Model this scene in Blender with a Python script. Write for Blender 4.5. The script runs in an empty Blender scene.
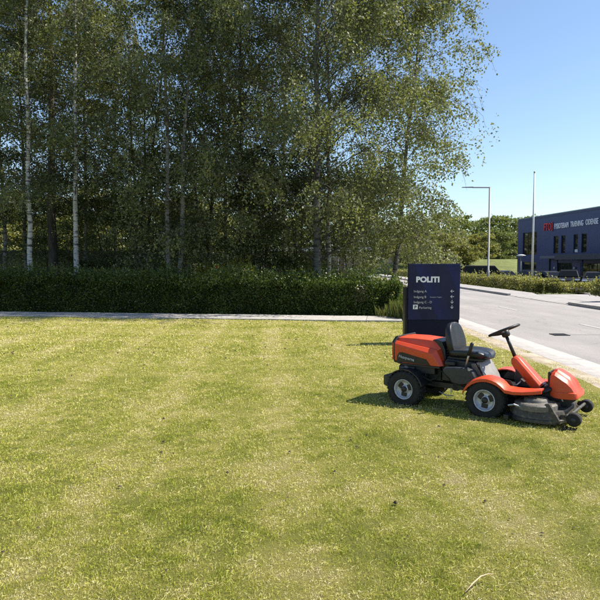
import bpy, bmesh, math, random
import numpy as np
from mathutils import Vector, Matrix

# ------------------------------------------------------------------ camera, sky, sun, exposure
SC = bpy.context.scene
COL = SC.collection
cam_data = bpy.data.cameras.new('camera')
cam_data.sensor_width = 36.0
cam_data.lens = 36.0
cam_data.clip_end = 3000.0
cam_data.clip_start = 0.05
cam = bpy.data.objects.new('camera', cam_data)
cam.location = (0, 0, 1.6)
cam.rotation_euler = (math.radians(90) - math.atan(36 / 600), 0, 0)
COL.objects.link(cam)
SC.camera = cam

SUN_ELEV = math.radians(52)
SUN_AZ = math.radians(6)            # measured from +X towards +Y
sun_dir = Vector((math.cos(SUN_ELEV) * math.cos(SUN_AZ), math.cos(SUN_ELEV) * math.sin(SUN_AZ), math.sin(SUN_ELEV)))
world = bpy.data.worlds.new('World')
SC.world = world
world.use_nodes = True
wn = world.node_tree
sky = wn.nodes.new('ShaderNodeTexSky')
sky.sky_type = 'NISHITA'
sky.sun_disc = False
sky.sun_elevation = SUN_ELEV
sky.sun_rotation = math.radians(90) - SUN_AZ
sky.altitude = 10
sky.air_density = 1.0
sky.dust_density = 0.35
sky.ozone_density = 2.4
bg = wn.nodes['Background']
bg.inputs['Strength'].default_value = 0.100
wn.links.new(sky.outputs['Color'], bg.inputs['Color'])
sun_data = bpy.data.lights.new('sun', 'SUN')
sun_data.energy = 5.0
sun_data.angle = math.radians(0.5)
sun_data.color = (1.0, 0.93, 0.81)
sun = bpy.data.objects.new('sun', sun_data)
sun.rotation_euler = (-sun_dir).to_track_quat('-Z', 'Y').to_euler()
sun.location = (30, 10, 40)
COL.objects.link(sun)
SC.view_settings.view_transform = 'Standard'
SC.view_settings.look = 'None'
SC.view_settings.gamma = 1.0
SC.view_settings.exposure = 0.9
SC.view_settings.use_curve_mapping = False
SC.cycles.use_denoising = False
SC.cycles.max_bounces = 8
SC.cycles.sample_clamp_indirect = 4.0
SC.cycles.sample_clamp_direct = 12.0
SC.cycles.transparent_max_bounces = 8

# ------------------------------------------------------------------ helpers
rng = np.random.default_rng(7)
PI = math.pi


def tag(o, label=None, cat=None, group=None, kind=None):
    if label: o['label'] = label
    if cat: o['category'] = cat
    if group: o['group'] = group
    if kind: o['kind'] = kind
    return o


def empty(name, loc=(0, 0, 0), rz=0.0, label=None, cat=None, group=None):
    o = bpy.data.objects.new(name, None)
    o.empty_display_size = 0.2
    o.location = loc
    o.rotation_euler = (0, 0, rz)
    COL.objects.link(o)
    return tag(o, label, cat, group)


def link_mesh(name, me, mat=None, parent=None, loc=None, rot=None, scale=None):
    o = bpy.data.objects.new(name, me)
    COL.objects.link(o)
    if mat is not None and len(me.materials) == 0:
        me.materials.append(mat)
    if parent is not None:
        o.parent = parent
    if loc is not None: o.location = loc
    if rot is not None: o.rotation_euler = rot
    if scale is not None: o.scale = scale
    return o


def copy_tree(o, parent=None):
    c = o.copy()
    COL.objects.link(c)
    c.parent = parent
    for ch in list(o.children):
        copy_tree(ch, c)
    return c


class MB:
    """collects shapes; build() links them as one mesh object"""
    def __init__(self):
        self.v = []
        self.f = []

    def add(self, verts, faces):
        b = len(self.v)
        self.v += [tuple(map(float, p)) for p in verts]
        self.f += [tuple(b + i for i in f) for f in faces]
        return self

    def box(self, c, s, rot=None):
        x, y, z = s[0] / 2, s[1] / 2, s[2] / 2
        vs = [Vector(p) for p in ((-x, -y, -z), (x, -y, -z), (x, y, -z), (-x, y, -z), (-x, -y, z), (x, -y, z), (x, y, z), (-x, y, z))]
        if rot is not None:
            m = rot if isinstance(rot, Matrix) else (Matrix.Rotation(rot[2], 3, 'Z') @ Matrix.Rotation(rot[1], 3, 'Y') @ Matrix.Rotation(rot[0], 3, 'X'))
            vs = [m @ p for p in vs]
        c = Vector(c)
        return self.add([p + c for p in vs], [(0, 3, 2, 1), (4, 5, 6, 7), (0, 1, 5, 4), (1, 2, 6, 5), (2, 3, 7, 6), (3, 0, 4, 7)])

    def b2(self, x0, x1, y0, y1, z0, z1):
        return self.box(((x0 + x1) / 2, (y0 + y1) / 2, (z0 + z1) / 2), (abs(x1 - x0), abs(y1 - y0), abs(z1 - z0)))

    def tube(self, pts, rad, n=8, caps=True):
        pts = [Vector(p) for p in pts]
        if not hasattr(rad, '__len__'): rad = [rad] * len(pts)
        rings = []
        up = Vector((0, 0, 1))
        prev = None
        for i, p in enumerate(pts):
            t = (pts[min(i + 1, len(pts) - 1)] - pts[max(i - 1, 0)])
            if t.length < 1e-9: t = Vector((0, 0, 1))
            t.normalize()
            if prev is None:
                a = up if abs(t.z) < 0.95 else Vector((1, 0, 0))
                e1 = t.cross(a).normalized()
            else:
                e1 = (prev - t * prev.dot(t)).normalized()
            prev = e1
            e2 = t.cross(e1)
            rings.append([p + (e1 * math.cos(2 * PI * k / n) + e2 * math.sin(2 * PI * k / n)) * rad[i] for k in range(n)])
        vs = [q for r in rings for q in r]
        fs = []
        for i in range(len(pts) - 1):
            for k in range(n):
                k2 = (k + 1) % n
                fs.append((i * n + k, i * n + k2, (i + 1) * n + k2, (i + 1) * n + k))
        if caps:
            fs.append(tuple(reversed(range(n))))
            fs.append(tuple((len(pts) - 1) * n + k for k in range(n)))
        return self.add(vs, fs)

    def lathe(self, prof, c, axis='y', n=28, closed=False):
        """prof: (radius, along) pairs"""
        vs = []
        c = Vector(c)
        for r, a in prof:
            for k in range(n):
                ca, sa = math.cos(2 * PI * k / n) * r, math.sin(2 * PI * k / n) * r
                p = {'y': (ca, a, sa), 'z': (ca, sa, a), 'x': (a, ca, sa)}[axis]
                vs.append(c + Vector(p))
        fs = []
        m = len(prof)
        for i in range(m if closed else m - 1):
            j = (i + 1) % m
            for k in range(n):
                k2 = (k + 1) % n
                fs.append((i * n + k, j * n + k, j * n + k2, i * n + k2))
        return self.add(vs, fs)

    def prism(self, poly, y0, y1):
        """polygon in (x,z) extruded along y"""
        n = len(poly)
        vs = [(x, y0, z) for x, z in poly] + [(x, y1, z) for x, z in poly]
        fs = [tuple(range(n)), tuple(reversed(range(n, 2 * n)))]
        for i in range(n):
            j = (i + 1) % n
            fs.append((i, i + n, j + n, j))
        return self.add(vs, fs)

    def loft(self, secs, caps=True):
        n = len(secs[0])
        vs = [p for s in secs for p in s]
        fs = []
        for i in range(len(secs) - 1):
            for k in range(n):
                k2 = (k + 1) % n
                fs.append((i * n + k, i * n + k2, (i + 1) * n + k2, (i + 1) * n + k))
        if caps:
            fs.append(tuple(reversed(range(n))))
            fs.append(tuple((len(secs) - 1) * n + k for k in range(n)))
        return self.add(vs, fs)

    def mesh(self, name, smooth=False):
        me = bpy.data.meshes.new(name)
        me.from_pydata(self.v, [], self.f)
        bm = bmesh.new()
        bm.from_mesh(me)
        bmesh.ops.recalc_face_normals(bm, faces=bm.faces)
        bm.to_mesh(me)
        bm.free()
        if smooth:
            me.polygons.foreach_set('use_smooth', [True] * len(me.polygons))
        me.update()
        return me

    def build(self, name, mat, parent=None, bevel=0.0, smooth=False, seg=2, subsurf=0, angle=35, **kw):
        me = self.mesh(name, smooth or bevel > 0)
        o = link_mesh(name, me, mat, parent, **kw)
        if bevel > 0:
            m = o.modifiers.new('bevel', 'BEVEL')
            m.width = bevel
            m.segments = seg
            m.limit_method = 'ANGLE'
            m.angle_limit = math.radians(angle)
            m.harden_normals = True
        if subsurf:
            m = o.modifiers.new('sub', 'SUBSURF')
            m.levels = m.render_levels = subsurf
        return o


def np_mesh(name, V, Q):
    """mesh from numpy arrays; Q is (M,k) indices"""
    me = bpy.data.meshes.new(name)
    V = np.ascontiguousarray(V, dtype=np.float32)
    Q = np.ascontiguousarray(Q, dtype=np.int32)
    m, k = Q.shape
    me.vertices.add(len(V))
    me.vertices.foreach_set('co', V.ravel())
    me.loops.add(m * k)
    me.loops.foreach_set('vertex_index', Q.ravel())
    me.polygons.add(m)
    me.polygons.foreach_set('loop_start', np.arange(0, m * k, k, dtype=np.int32))
    me.update(calc_edges=True)
    return me


def unit(a):
    return a / np.maximum(np.linalg.norm(a, axis=-1, keepdims=True), 1e-9)


def leaf_mesh(name, pos, size, tip, rg, aspect=0.62, fold=0.0):
    """one kite per leaf: pos (N,3) stalk end, size (N,), tip (N,3) direction of the leaf"""
    n = len(pos)
    tip = unit(tip)
    side = unit(np.cross(tip, unit(rg.normal(size=(n, 3)))))
    nrm = np.cross(tip, side)
    L = size[:, None]
    mid = pos + tip * L * 0.42 + nrm * L * fold
    V = np.empty((n, 4, 3))
    V[:, 0] = pos
    V[:, 1] = mid + side * L * aspect * 0.5
    V[:, 2] = pos + tip * L - nrm * L * 0.08
    V[:, 3] = mid - side * L * aspect * 0.5
    Q = np.arange(n * 4).reshape(n, 4)
    return np_mesh(name, V.reshape(-1, 3), Q)


def vnoise(x, y, cell, seed):
    """smooth value noise in 0..1"""
    r = np.random.default_rng(seed)
    tab = r.random((256, 256))
    u, v = x / cell + 1000.3, y / cell + 1000.7
    i, j = np.floor(u).astype(int), np.floor(v).astype(int)
    fu, fv = u - i, v - j
    fu, fv = fu * fu * (3 - 2 * fu), fv * fv * (3 - 2 * fv)
    a = tab[i % 256, j % 256]; b = tab[(i + 1) % 256, j % 256]
    c = tab[i % 256, (j + 1) % 256]; d = tab[(i + 1) % 256, (j + 1) % 256]
    return (a * (1 - fu) + b * fu) * (1 - fv) + (c * (1 - fu) + d * fu) * fv


# ------------------------------------------------------------------ materials
def new_mat(name):
    m = bpy.data.materials.new(name)
    m.use_nodes = True
    nt = m.node_tree
    return m, nt, nt.nodes['Principled BSDF'], nt.nodes['Material Output']


def ramp(nt, src, stops):
    r = nt.nodes.new('ShaderNodeValToRGB')
    while len(r.color_ramp.elements) < len(stops):
        r.color_ramp.elements.new(0.5)
    for e, (p, c) in zip(r.color_ramp.elements, stops):
        e.position = p
        e.color = tuple(c) + (1,) if len(c) == 3 else c
    nt.links.new(src, r.inputs['Fac'])
    return r.outputs['Color']


def noise(nt, scale, detail=4.0, rough=0.6, coord='Object', dist=0.0, stretch=None):
    tc = nt.nodes.new('ShaderNodeTexCoord')
    n = nt.nodes.new('ShaderNodeTexNoise')
    n.inputs['Scale'].default_value = scale
    n.inputs['Detail'].default_value = detail
    n.inputs['Roughness'].default_value = rough
    n.inputs['Distortion'].default_value = dist
    if stretch:
        mp = nt.nodes.new('ShaderNodeMapping')
        mp.inputs['Scale'].default_value = stretch
        nt.links.new(tc.outputs[coord], mp.inputs['Vector'])
        nt.links.new(mp.outputs['Vector'], n.inputs['Vector'])
    else:
        nt.links.new(tc.outputs[coord], n.inputs['Vector'])
    return n.outputs['Fac']


def bump(nt, bsdf, height, strength=0.3, dist=0.02):
    b = nt.nodes.new('ShaderNodeBump')
    b.inputs['Strength'].default_value = strength
    b.inputs['Distance'].default_value = dist
    nt.links.new(height, b.inputs['Height'])
    nt.links.new(b.outputs['Normal'], bsdf.inputs['Normal'])


def mix(nt, a, b, fac, mode='MIX'):
    m = nt.nodes.new('ShaderNodeMix')
    m.data_type = 'RGBA'
    m.blend_type = mode
    for s, val in ((m.inputs[6], a), (m.inputs[7], b), (m.inputs[0], fac)):
        if isinstance(val, bpy.types.NodeSocket):
            nt.links.new(val, s)
        elif isinstance(val, (int, float)):
            s.default_value = val
        else:
            s.default_value = tuple(val) + (1,)
    return m.outputs[2]


def pmat(name, col, rough=0.5, metal=0.0, var=0.15, scale=8.0, bmp=0.0, bscale=60.0, spec=0.5, coat=0.0, dirt=None, dirt_amt=0.4):
    m, nt, b, out = new_mat(name)
    f = noise(nt, scale, 5.0)
    lo = tuple(c * (1 - var) for c in col)
    hi = tuple(min(1, c * (1 + var)) for c in col)
    c = ramp(nt, f, [(0.3, lo), (0.7, hi)])
    if dirt is not None:
        f2 = noise(nt, scale * 2.3, 6.0, 0.7, dist=0.4)
        k = ramp(nt, f2, [(0.5, (0, 0, 0)), (0.72, (dirt_amt,) * 3)])
        c = mix(nt, c, dirt, k)
    nt.links.new(c, b.inputs['Base Color'])
    b.inputs['Metallic'].default_value = metal
    b.inputs['Specular IOR Level'].default_value = spec
    b.inputs['Coat Weight'].default_value = coat
    b.inputs['Coat Roughness'].default_value = 0.08
    r = nt.nodes.new('ShaderNodeMapRange')
    r.inputs['To Min'].default_value = max(0.02, rough - 0.1)
    r.inputs['To Max'].default_value = min(1, rough + 0.12)
    nt.links.new(f, r.inputs['Value'])
    nt.links.new(r.outputs['Result'], b.inputs['Roughness'])
    if bmp > 0:
        bump(nt, b, noise(nt, bscale, 6.0), bmp, 0.01)
    return m


def leaf_mat(name, stops, trans=0.35, rough=0.45, tcol=(1.3, 1.25, 0.5), patch=None, spec=0.5):
    """leaf colour varies leaf by leaf (random per island) and clump by clump"""
    m, nt, b, out = new_mat(name)
    g = nt.nodes.new('ShaderNodeNewGeometry')
    c = ramp(nt, g.outputs['Random Per Island'], stops)
    if patch:
        f = noise(nt, patch, 3.0)
        k = ramp(nt, f, [(0.3, (0.7, 0.72, 0.75)), (0.7, (1.2, 1.17, 1.05))])
        c = mix(nt, c, k, 1.0, 'MULTIPLY')
    nt.links.new(c, b.inputs['Base Color'])
    b.inputs['Roughness'].default_value = rough
    b.inputs['Specular IOR Level'].default_value = spec
    t = nt.nodes.new('ShaderNodeBsdfTranslucent')
    tc = mix(nt, c, tcol, 1.0, 'MULTIPLY')
    nt.links.new(tc, t.inputs['Color'])
    ms = nt.nodes.new('ShaderNodeMixShader')
    ms.inputs['Fac'].default_value = trans
    nt.links.new(b.outputs[0], ms.inputs[1])
    nt.links.new(t.outputs[0], ms.inputs[2])
    nt.links.new(ms.outputs[0], out.inputs['Surface'])
    return m


def attr_color(nt, name):
    a = nt.nodes.new('ShaderNodeAttribute')
    a.attribute_name = name
    return a.outputs['Color'], a.outputs['Fac']

# ------------------------------------------------------------------ ground
def ground_z(x, y):
    """the car park beyond the low hedge lies half a metre lower"""
    t = np.clip((np.asarray(x, float) - 15.5) / 5.0, 0, 1)
    return -0.5 * t * t * (3 - 2 * t)


def grid_sheet(name, xs, ys, zoff, mat, zf=ground_z):
    X, Y = np.meshgrid(xs, ys, indexing='ij')
    Z = zf(X, Y) + zoff
    V = np.stack([X, Y, Z], -1).reshape(-1, 3)
    ny = len(ys)
    i, j = np.meshgrid(np.arange(len(xs) - 1), np.arange(ny - 1), indexing='ij')
    a = (i * ny + j).ravel()
    Q = np.stack([a, a + ny, a + ny + 1, a + 1], -1)
    me = np_mesh(name, V, Q)
    return tag(link_mesh(name, me, mat), kind='structure')


def hedge_y(x):
    return 18.55 - 0.14 * x


m_, nt, b, out = new_mat('field_grass')
c = ramp(nt, noise(nt, 0.25, 8.0), [(0.3, (0.06, 0.08, 0.02)), (0.55, (0.10, 0.12, 0.03)), (0.75, (0.17, 0.17, 0.05))])
nt.links.new(c, b.inputs['Base Color']); b.inputs['Roughness'].default_value = 0.9
bump(nt, b, noise(nt, 30, 6), 0.6, 0.05)
M_FIELD = m_
xs = np.concatenate([[-900, -400, -200, -100, -50, -25], np.arange(-15, 15.1, 5), np.arange(15.5, 21, 0.5), [25, 35, 60, 120, 250, 500, 900]])
ys = np.array([-300, -100, -50, -20, 0, 20, 40, 60, 80, 100, 130, 170, 250, 400, 800, 1500.])
grid_sheet('ground', xs, ys, -0.14, M_FIELD)


# lawn: colour map shared by the turf sheet and the blades on it
def lawn_tint(x, y):
    """0 lush green, 1 dry straw"""
    wob = (vnoise(x, y, 1.3, 3) - 0.5) * 0.9
    a = np.sin((y * 0.99 + x * 0.10) * 2 * PI / 1.9 + wob * 3.0)            # passes across the picture
    b2 = np.sin((x + y * 0.06) * 2 * PI / 1.35 + 0.9 + wob * 0.7)           # passes away from the camera
    t = 0.50 + 0.07 * a * (0.3 + vnoise(x, y, 3.1, 19)) + 0.19 * np.clip(b2 * 1.5 - 0.45, -0.25, 1) * (0.2 + vnoise(x, y, 2.2, 9))
    t += 0.09 * (vnoise(x * 0.5, y, 0.9, 11) - 0.5) + 0.11 * (vnoise(x * 0.6, y, 0.34, 12) - 0.5) + 0.32 * (vnoise(x, y, 0.13, 13) - 0.5) + 0.46 * (vnoise(x, y, 0.05, 14) - 0.5)
    t += 0.12 * np.clip((y - 7) / 8, 0, 1)
    edge = np.clip((x - 3.75 + 1.2 * (vnoise(x, y, 0.7, 21) - 0.5)) / 0.4, 0, 1)
    t += 0.55 * edge
    return np.clip(t, 0, 1)


def float_attr(me, name, arr):
    a = me.attributes.new(name, 'FLOAT', 'POINT')
    a.data.foreach_set('value', np.ascontiguousarray(arr, dtype=np.float32).ravel())


m_, nt, b, out = new_mat('turf')
_, tf = attr_color(nt, 'tint')
c = ramp(nt, tf, [(0.05, (0.15, 0.18, 0.016)), (0.4, (0.28, 0.295, 0.034)), (0.7, (0.42, 0.40, 0.085)), (0.95, (0.50, 0.44, 0.19))])
f = noise(nt, 130, 6, 0.8)
k = ramp(nt, f, [(0.32, (0.15, 0.135, 0.11)), (0.5, (0.75, 0.72, 0.68)), (0.68, (1.7, 1.6, 1.45))])
c = mix(nt, c, k, 1.0, 'MULTIPLY')
nt.links.new(c, b.inputs['Base Color']); b.inputs['Roughness'].default_value = 0.95
bump(nt, b, noise(nt, 160, 6, 0.8), 1.0, 0.03)
M_TURF = m_
lx = np.arange(-17, 4.001, 0.10)
ly = np.arange(-3, 21.5, 0.10)
X, Y = np.meshgrid(lx, ly, indexing='ij')
V = np.stack([X, Y, 0.012 * (vnoise(X, Y, 0.5, 31) - 0.5) + 0.03 * (vnoise(X, Y, 2.2, 32) - 0.5)], -1)
V[..., 1] = np.minimum(V[..., 1], hedge_y(V[..., 0]) + 0.4)
V = V.reshape(-1, 3)
ny = len(ly)
i, j = np.meshgrid(np.arange(len(lx) - 1), np.arange(ny - 1), indexing='ij')
a = (i * ny + j).ravel()
me = np_mesh('lawn', V, np.stack([a, a + ny, a + ny + 1, a + 1], -1))
float_attr(me, 'tint', lawn_tint(V[:, 0], V[:, 1]))
tag(link_mesh('lawn', me, M_TURF), kind='structure')

# blades
m_, nt, b, out = new_mat('grass_blade')
_, tf = attr_color(nt, 'tint')
g = nt.nodes.new('ShaderNodeNewGeometry')
ad = nt.nodes.new('ShaderNodeMath'); ad.operation = 'MULTIPLY_ADD'
nt.links.new(g.outputs['Random Per Island'], ad.inputs[0]); ad.inputs[1].default_value = 0.62
nt.links.new(tf, ad.inputs[2])
sb = nt.nodes.new('ShaderNodeMath'); sb.operation = 'SUBTRACT'; sb.inputs[1].default_value = 0.31
nt.links.new(ad.outputs[0], sb.inputs[0])
c = ramp(nt, sb.outputs[0], [(0.0, (0.15, 0.20, 0.010)), (0.3, (0.31, 0.35, 0.028)), (0.5, (0.49, 0.485, 0.072)), (0.75, (0.60, 0.54, 0.20)), (0.97, (0.72, 0.645, 0.40))])
nt.links.new(c, b.inputs['Base Color']); b.inputs['Roughness'].default_value = 0.55
b.inputs['Specular IOR Level'].default_value = 0.35
t = nt.nodes.new('ShaderNodeBsdfTranslucent'); nt.links.new(c, t.inputs['Color'])
ms = nt.nodes.new('ShaderNodeMixShader'); ms.inputs['Fac'].default_value = 0.3
nt.links.new(b.outputs[0], ms.inputs[1]); nt.links.new(t.outputs[0], ms.inputs[2]); nt.links.new(ms.outputs[0], out.inputs['Surface'])
M_BLADE = m_


def scatter(y0, y1, dens, rg):
    """points on the lawn inside a generous view wedge"""
    w = 0.5 * y1 + 2.7
    n = int((y1 - y0) * 2 * w * dens)
    x = rg.uniform(-w, w, n); y = rg.uniform(y0, y1, n)
    ok = (np.abs(x) < 0.5 * y + 2.7) & (x < 4.17)
    ok &= (np.abs(x) < 0.5 * y + 0.8) | (rg.random(n) < 0.45) & (y < hedge_y(x) - 1.78)
    edge = np.clip((x - 3.75 + 1.1 * (vnoise(x, y, 0.8, 78) - 0.5)) / 0.5, 0, 1)                # thin, worn turf along the kerb
    cl = vnoise(x, y, 0.28, 77)
    ok &= (rg.random(n) > edge * (1.15 - 0.9 * (cl > 0.56)))
    bare = 0.5 * vnoise(x, y, 0.06, 55) + 0.35 * vnoise(x, y, 0.16, 56) + 0.15 * vnoise(x, y, 0.6, 57)
    ok &= rg.random(n) < np.clip(2.2 * bare - 0.15, 0.06, 1)
    return x[ok], y[ok]


PV, PT = [], []
for y0, y1, dens, hgt, wid in ((2.3, 4.0, 20500, 0.0185, 0.0026), (4.0, 6.5, 10500, 0.020, 0.0037), (6.5, 10, 4200, 0.025, 0.0055), (10, 19, 1150, 0.032, 0.012)):
    x, y = scatter(y0, y1, dens, rng)
    n = len(x)
    tnt = lawn_tint(x, y)
    h = hgt * rng.uniform(0.45, 1.5, n) * (1.15 - 0.5 * tnt) * (0.6 + 0.8 * vnoise(x, y, 0.09, 41))
    flat = rng.random(n) < (0.05 + 0.22 * tnt)                              # cut straw lying on the sward
    az = rng.uniform(0, 2 * PI, n)
    lean = np.where(flat, rng.uniform(1.1, 1.5, n), rng.uniform(0.1, 0.95, n))
    h = np.where(flat, h * 1.1, h)
    d = np.stack([np.cos(az) * np.sin(lean), np.sin(az) * np.sin(lean), np.cos(lean)], -1)
    s = np.stack([-np.sin(az), np.cos(az), np.zeros(n)], -1)
    ra = rng.uniform(-0.9, 0.9, n)[:, None]
    s = unit(s * np.cos(ra) + np.cross(d, s) * np.sin(ra))
    base = np.stack([x, y, np.where(flat, rng.uniform(0.004, 0.024, n), 0.0) + 0.03 * (vnoise(x, y, 2.2, 32) - 0.5)], -1)
    W = (wid * rng.uniform(0.6, 1.3, n))[:, None]
    V = np.empty((n, 4, 3))
    H = h[:, None]
    V[:, 0] = base - s * W * 0.35
    V[:, 1] = base + s * W * 0.35 + d * H * 0.1
    V[:, 2] = base + d * H * 0.6 + s * W * 0.5
    tipd = d.copy(); tipd[:, 2] -= np.where(flat, 0.05, 0.35)
    V[:, 3] = base + d * H * 0.6 + tipd * H * 0.45 - s * W * 0.1
    V[..., 2] = np.maximum(V[..., 2], base[:, None, 2] - 0.002)
    PV.append(V.reshape(-1, 3))
    PT.append(np.repeat(tnt + np.where(flat, 0.12, 0.0), 4))
V = np.concatenate(PV)
me = np_mesh('lawn_grass', V, np.arange(len(V)).reshape(-1, 4))
float_attr(me, 'tint', np.concatenate(PT))
tag(link_mesh('lawn_grass', me, M_BLADE), 'short mown grass and straw clippings covering the lawn', 'grass', kind='stuff')
del PV, PT

# crumbs of soil and dead leaf dropped on the lawn
M_SOIL = pmat('soil', (0.05, 0.035, 0.022), 0.9, var=0.4, scale=40, bmp=0.5)
mb = MB()
rr = random.Random(5)
for k in range(230):
    d = rr.uniform(3, 17) if k % 2 else rr.uniform(10, 17.2)
    x = rr.uniform(-0.5 * d - 0.5, min(0.5 * d, 3.6)); s = rr.uniform(0.006, 0.014) * (1 + d * 0.05)
    q = [Vector((rr.uniform(.6, 1.3) * s * math.cos(a), rr.uniform(.6, 1.3) * s * math.sin(a), 0)) for a in (0, 1.25, 2.5, 3.7, 5)]
    c0 = Vector((x, d, 0.018))
    mb.add([c0 + p for p in q] + [c0 + Vector((0, 0, s * rr.uniform(.5, 1.2))), c0 - Vector((0, 0, s * .4))],
           [(i, (i + 1) % 5, 5) for i in range(5)] + [((i + 1) % 5, i, 6) for i in range(5)])
tag(mb.build('soil_crumbs', M_SOIL), 'dark crumbs of soil and dead leaf scattered over the lawn', 'crumbs', kind='stuff')

# ------------------------------------------------------------------ path, road, kerbs, pavement
m_, nt, b, out = new_mat('path_concrete')
c = ramp(nt, noise(nt, 3, 8), [(0.3, (0.30, 0.285, 0.26)), (0.7, (0.42, 0.40, 0.37))])
c = mix(nt, c, (0.16, 0.14, 0.09), ramp(nt, noise(nt, 9, 8, 0.7), [(0.55, (0, 0, 0)), (0.75, (0.8, 0.8, 0.8))]))
nt.links.new(c, b.inputs['Base Color']); b.inputs['Roughness'].default_value = 0.9
bump(nt, b, noise(nt, 80, 6), 0.3)
M_PATH = m_
root = empty('path', (0, 0, 0)); root['kind'] = 'structure'
mb = MB().box((0, 0, 0), (0.985, 1.46, 0.06))
slab = mb.mesh('paving_slab'); slab.materials.append(M_PATH)
ang = math.atan(-0.14)
for k in range(18):
    x = -14.4 + k * 0.99
    for_y = hedge_y(x) - 0.95
    o = link_mesh('paving_slab', slab, None, root, (x, for_y, 0.006 + 0.006 * rr.random()), (rr.uniform(-.004, .004), rr.uniform(-.004, .004), ang))

m_, nt, b, out = new_mat('asphalt')
c = ramp(nt, noise(nt, 0.9, 8, 0.65, stretch=(1, 0.25, 1)), [(0.25, (0.215, 0.203, 0.196)), (0.55, (0.275, 0.258, 0.25)), (0.75, (0.335, 0.315, 0.30))])
k = ramp(nt, noise(nt, 130, 3, 0.8), [(0.3, (0.6, 0.6, 0.6)), (0.5, (1, 1, 1)), (0.7, (1.4, 1.4, 1.4))])
c = mix(nt, c, k, 1.0, 'MULTIPLY')
st_ = ramp(nt, noise(nt, 0.55, 6, 0.7, dist=1.2), [(0.60, (0, 0, 0)), (0.68, (0.22, 0.22, 0.22))])
c = mix(nt, c, (0.12, 0.115, 0.11), st_)
vo = nt.nodes.new('ShaderNodeTexVoronoi'); vo.feature = 'DISTANCE_TO_EDGE'; vo.inputs['Scale'].default_value = 0.28
tcv = nt.nodes.new('ShaderNodeTexCoord'); nz = nt.nodes.new('ShaderNodeTexNoise'); nz.inputs['Scale'].default_value = 1.5; nz.inputs['Detail'].default_value = 6
vm = nt.nodes.new('ShaderNodeVectorMath'); vm.operation = 'MULTIPLY_ADD'; vm.inputs[1].default_value = (0.9, 0.9, 0)
nt.links.new(tcv.outputs['Object'], nz.inputs['Vector']); nt.links.new(nz.outputs['Color'], vm.inputs[0]); nt.links.new(tcv.outputs['Object'], vm.inputs[2]); nt.links.new(vm.outputs[0], vo.inputs['Vector'])
ck = ramp(nt, vo.outputs['Distance'], [(0.0, (0.32, 0.32, 0.32)), (0.006, (0, 0, 0))])
c = mix(nt, c, (0.10, 0.095, 0.09), ck)
nt.links.new(c, b.inputs['Base Color']); b.inputs['Roughness'].default_value = 0.85
bump(nt, b, noise(nt, 160, 4, 0.8), 0.5, 0.01)
M_ASPH = m_
grid_sheet('road', np.array([4.3, 7.5, 10.75]), np.concatenate([np.arange(-20, 60, 4.0), [80, 110, 138]]), -0.045, M_ASPH, lambda x, y: x * 0 + 0.02 - 0.002 * np.abs(x - 7.5) ** 1.5)

m_, nt, b, out = new_mat('granite')
c = ramp(nt, noise(nt, 5, 8), [(0.3, (0.30, 0.28, 0.26)), (0.7, (0.42, 0.395, 0.37))])
c = mix(nt, c, (0.10, 0.09, 0.08), ramp(nt, noise(nt, 150, 3), [(0.55, (0, 0, 0)), (0.8, (0.7, 0.7, 0.7))]))
nt.links.new(c, b.inputs['Base Color']); b.inputs['Roughness'].default_value = 0.8
bump(nt, b, noise(nt, 120, 5), 0.3)
M_KERB = m_
root = empty('kerb', (0, 0, 0)); root['kind'] = 'structure'
st = MB().box((0, 0, -0.06), (0.27, 0.996, 0.16)).mesh('kerb_stone'); st.materials.append(M_KERB)
for k in range(62):
    link_mesh('kerb_stone', st, None, root, (4.33 + rr.uniform(-.006, .006), -2 + k * 1.0, -0.014 + rr.uniform(-.0015, .0015)), (0, 0, rr.uniform(-.002, .002)))
# pale concrete gutter strip and bare sandy verge inside the kerb
M_SAND = pmat('sandy_soil', (0.36, 0.30, 0.23), 0.95, var=0.3, scale=3, bmp=0.6, bscale=70, dirt=(0.16, 0.14, 0.06), dirt_amt=0.7)
grid_sheet('verge', np.arange(3.7, 4.21, 0.1), np.arange(-3, 62, 1.0), -0.012, M_SAND, lambda x, y: 0.026 * (x > 3.88) - 0.010 * (x > 4.0))
M_GUT = pmat('gutter_concrete', (0.42, 0.39, 0.365), 0.85, var=0.18, scale=4, bmp=0.3, bscale=90, dirt=(0.2, 0.18, 0.14), dirt_amt=0.5)
root = empty('gutter', (0, 0, 0)); root['kind'] = 'structure'
st = MB().box((0, 0, -0.05), (0.34, 0.996, 0.12)).mesh('gutter_slab'); st.materials.append(M_GUT)
for k in range(62):
    link_mesh('gutter_slab', st, None, root, (4.645, -2.4 + k * 1.0, -0.022 + rr.uniform(-.003, .003)), (0, 0, rr.uniform(-.003, .003)))

# far side
root = empty('kerb', (0, 0, 0)); root['kind'] = 'structure'
st = MB().box((0, 0, -0.05), (0.15, 0.985, 0.26)).mesh('far_kerb_stone'); st.materials.append(M_KERB)
for k in range(80):
    y = 9.5 + k
    drop = -0.10 if 24.2 < y < 31.5 else 0.0
    link_mesh('kerb_stone', st, None, root, (10.82, y, drop + rr.uniform(-.004, .004)), (0, 0, rr.uniform(-.006, .006)))
M_PAVE = pmat('pavement_asphalt', (0.30, 0.285, 0.278), 0.9, var=0.15, scale=1.5, bmp=0.4, bscale=120)


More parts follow.
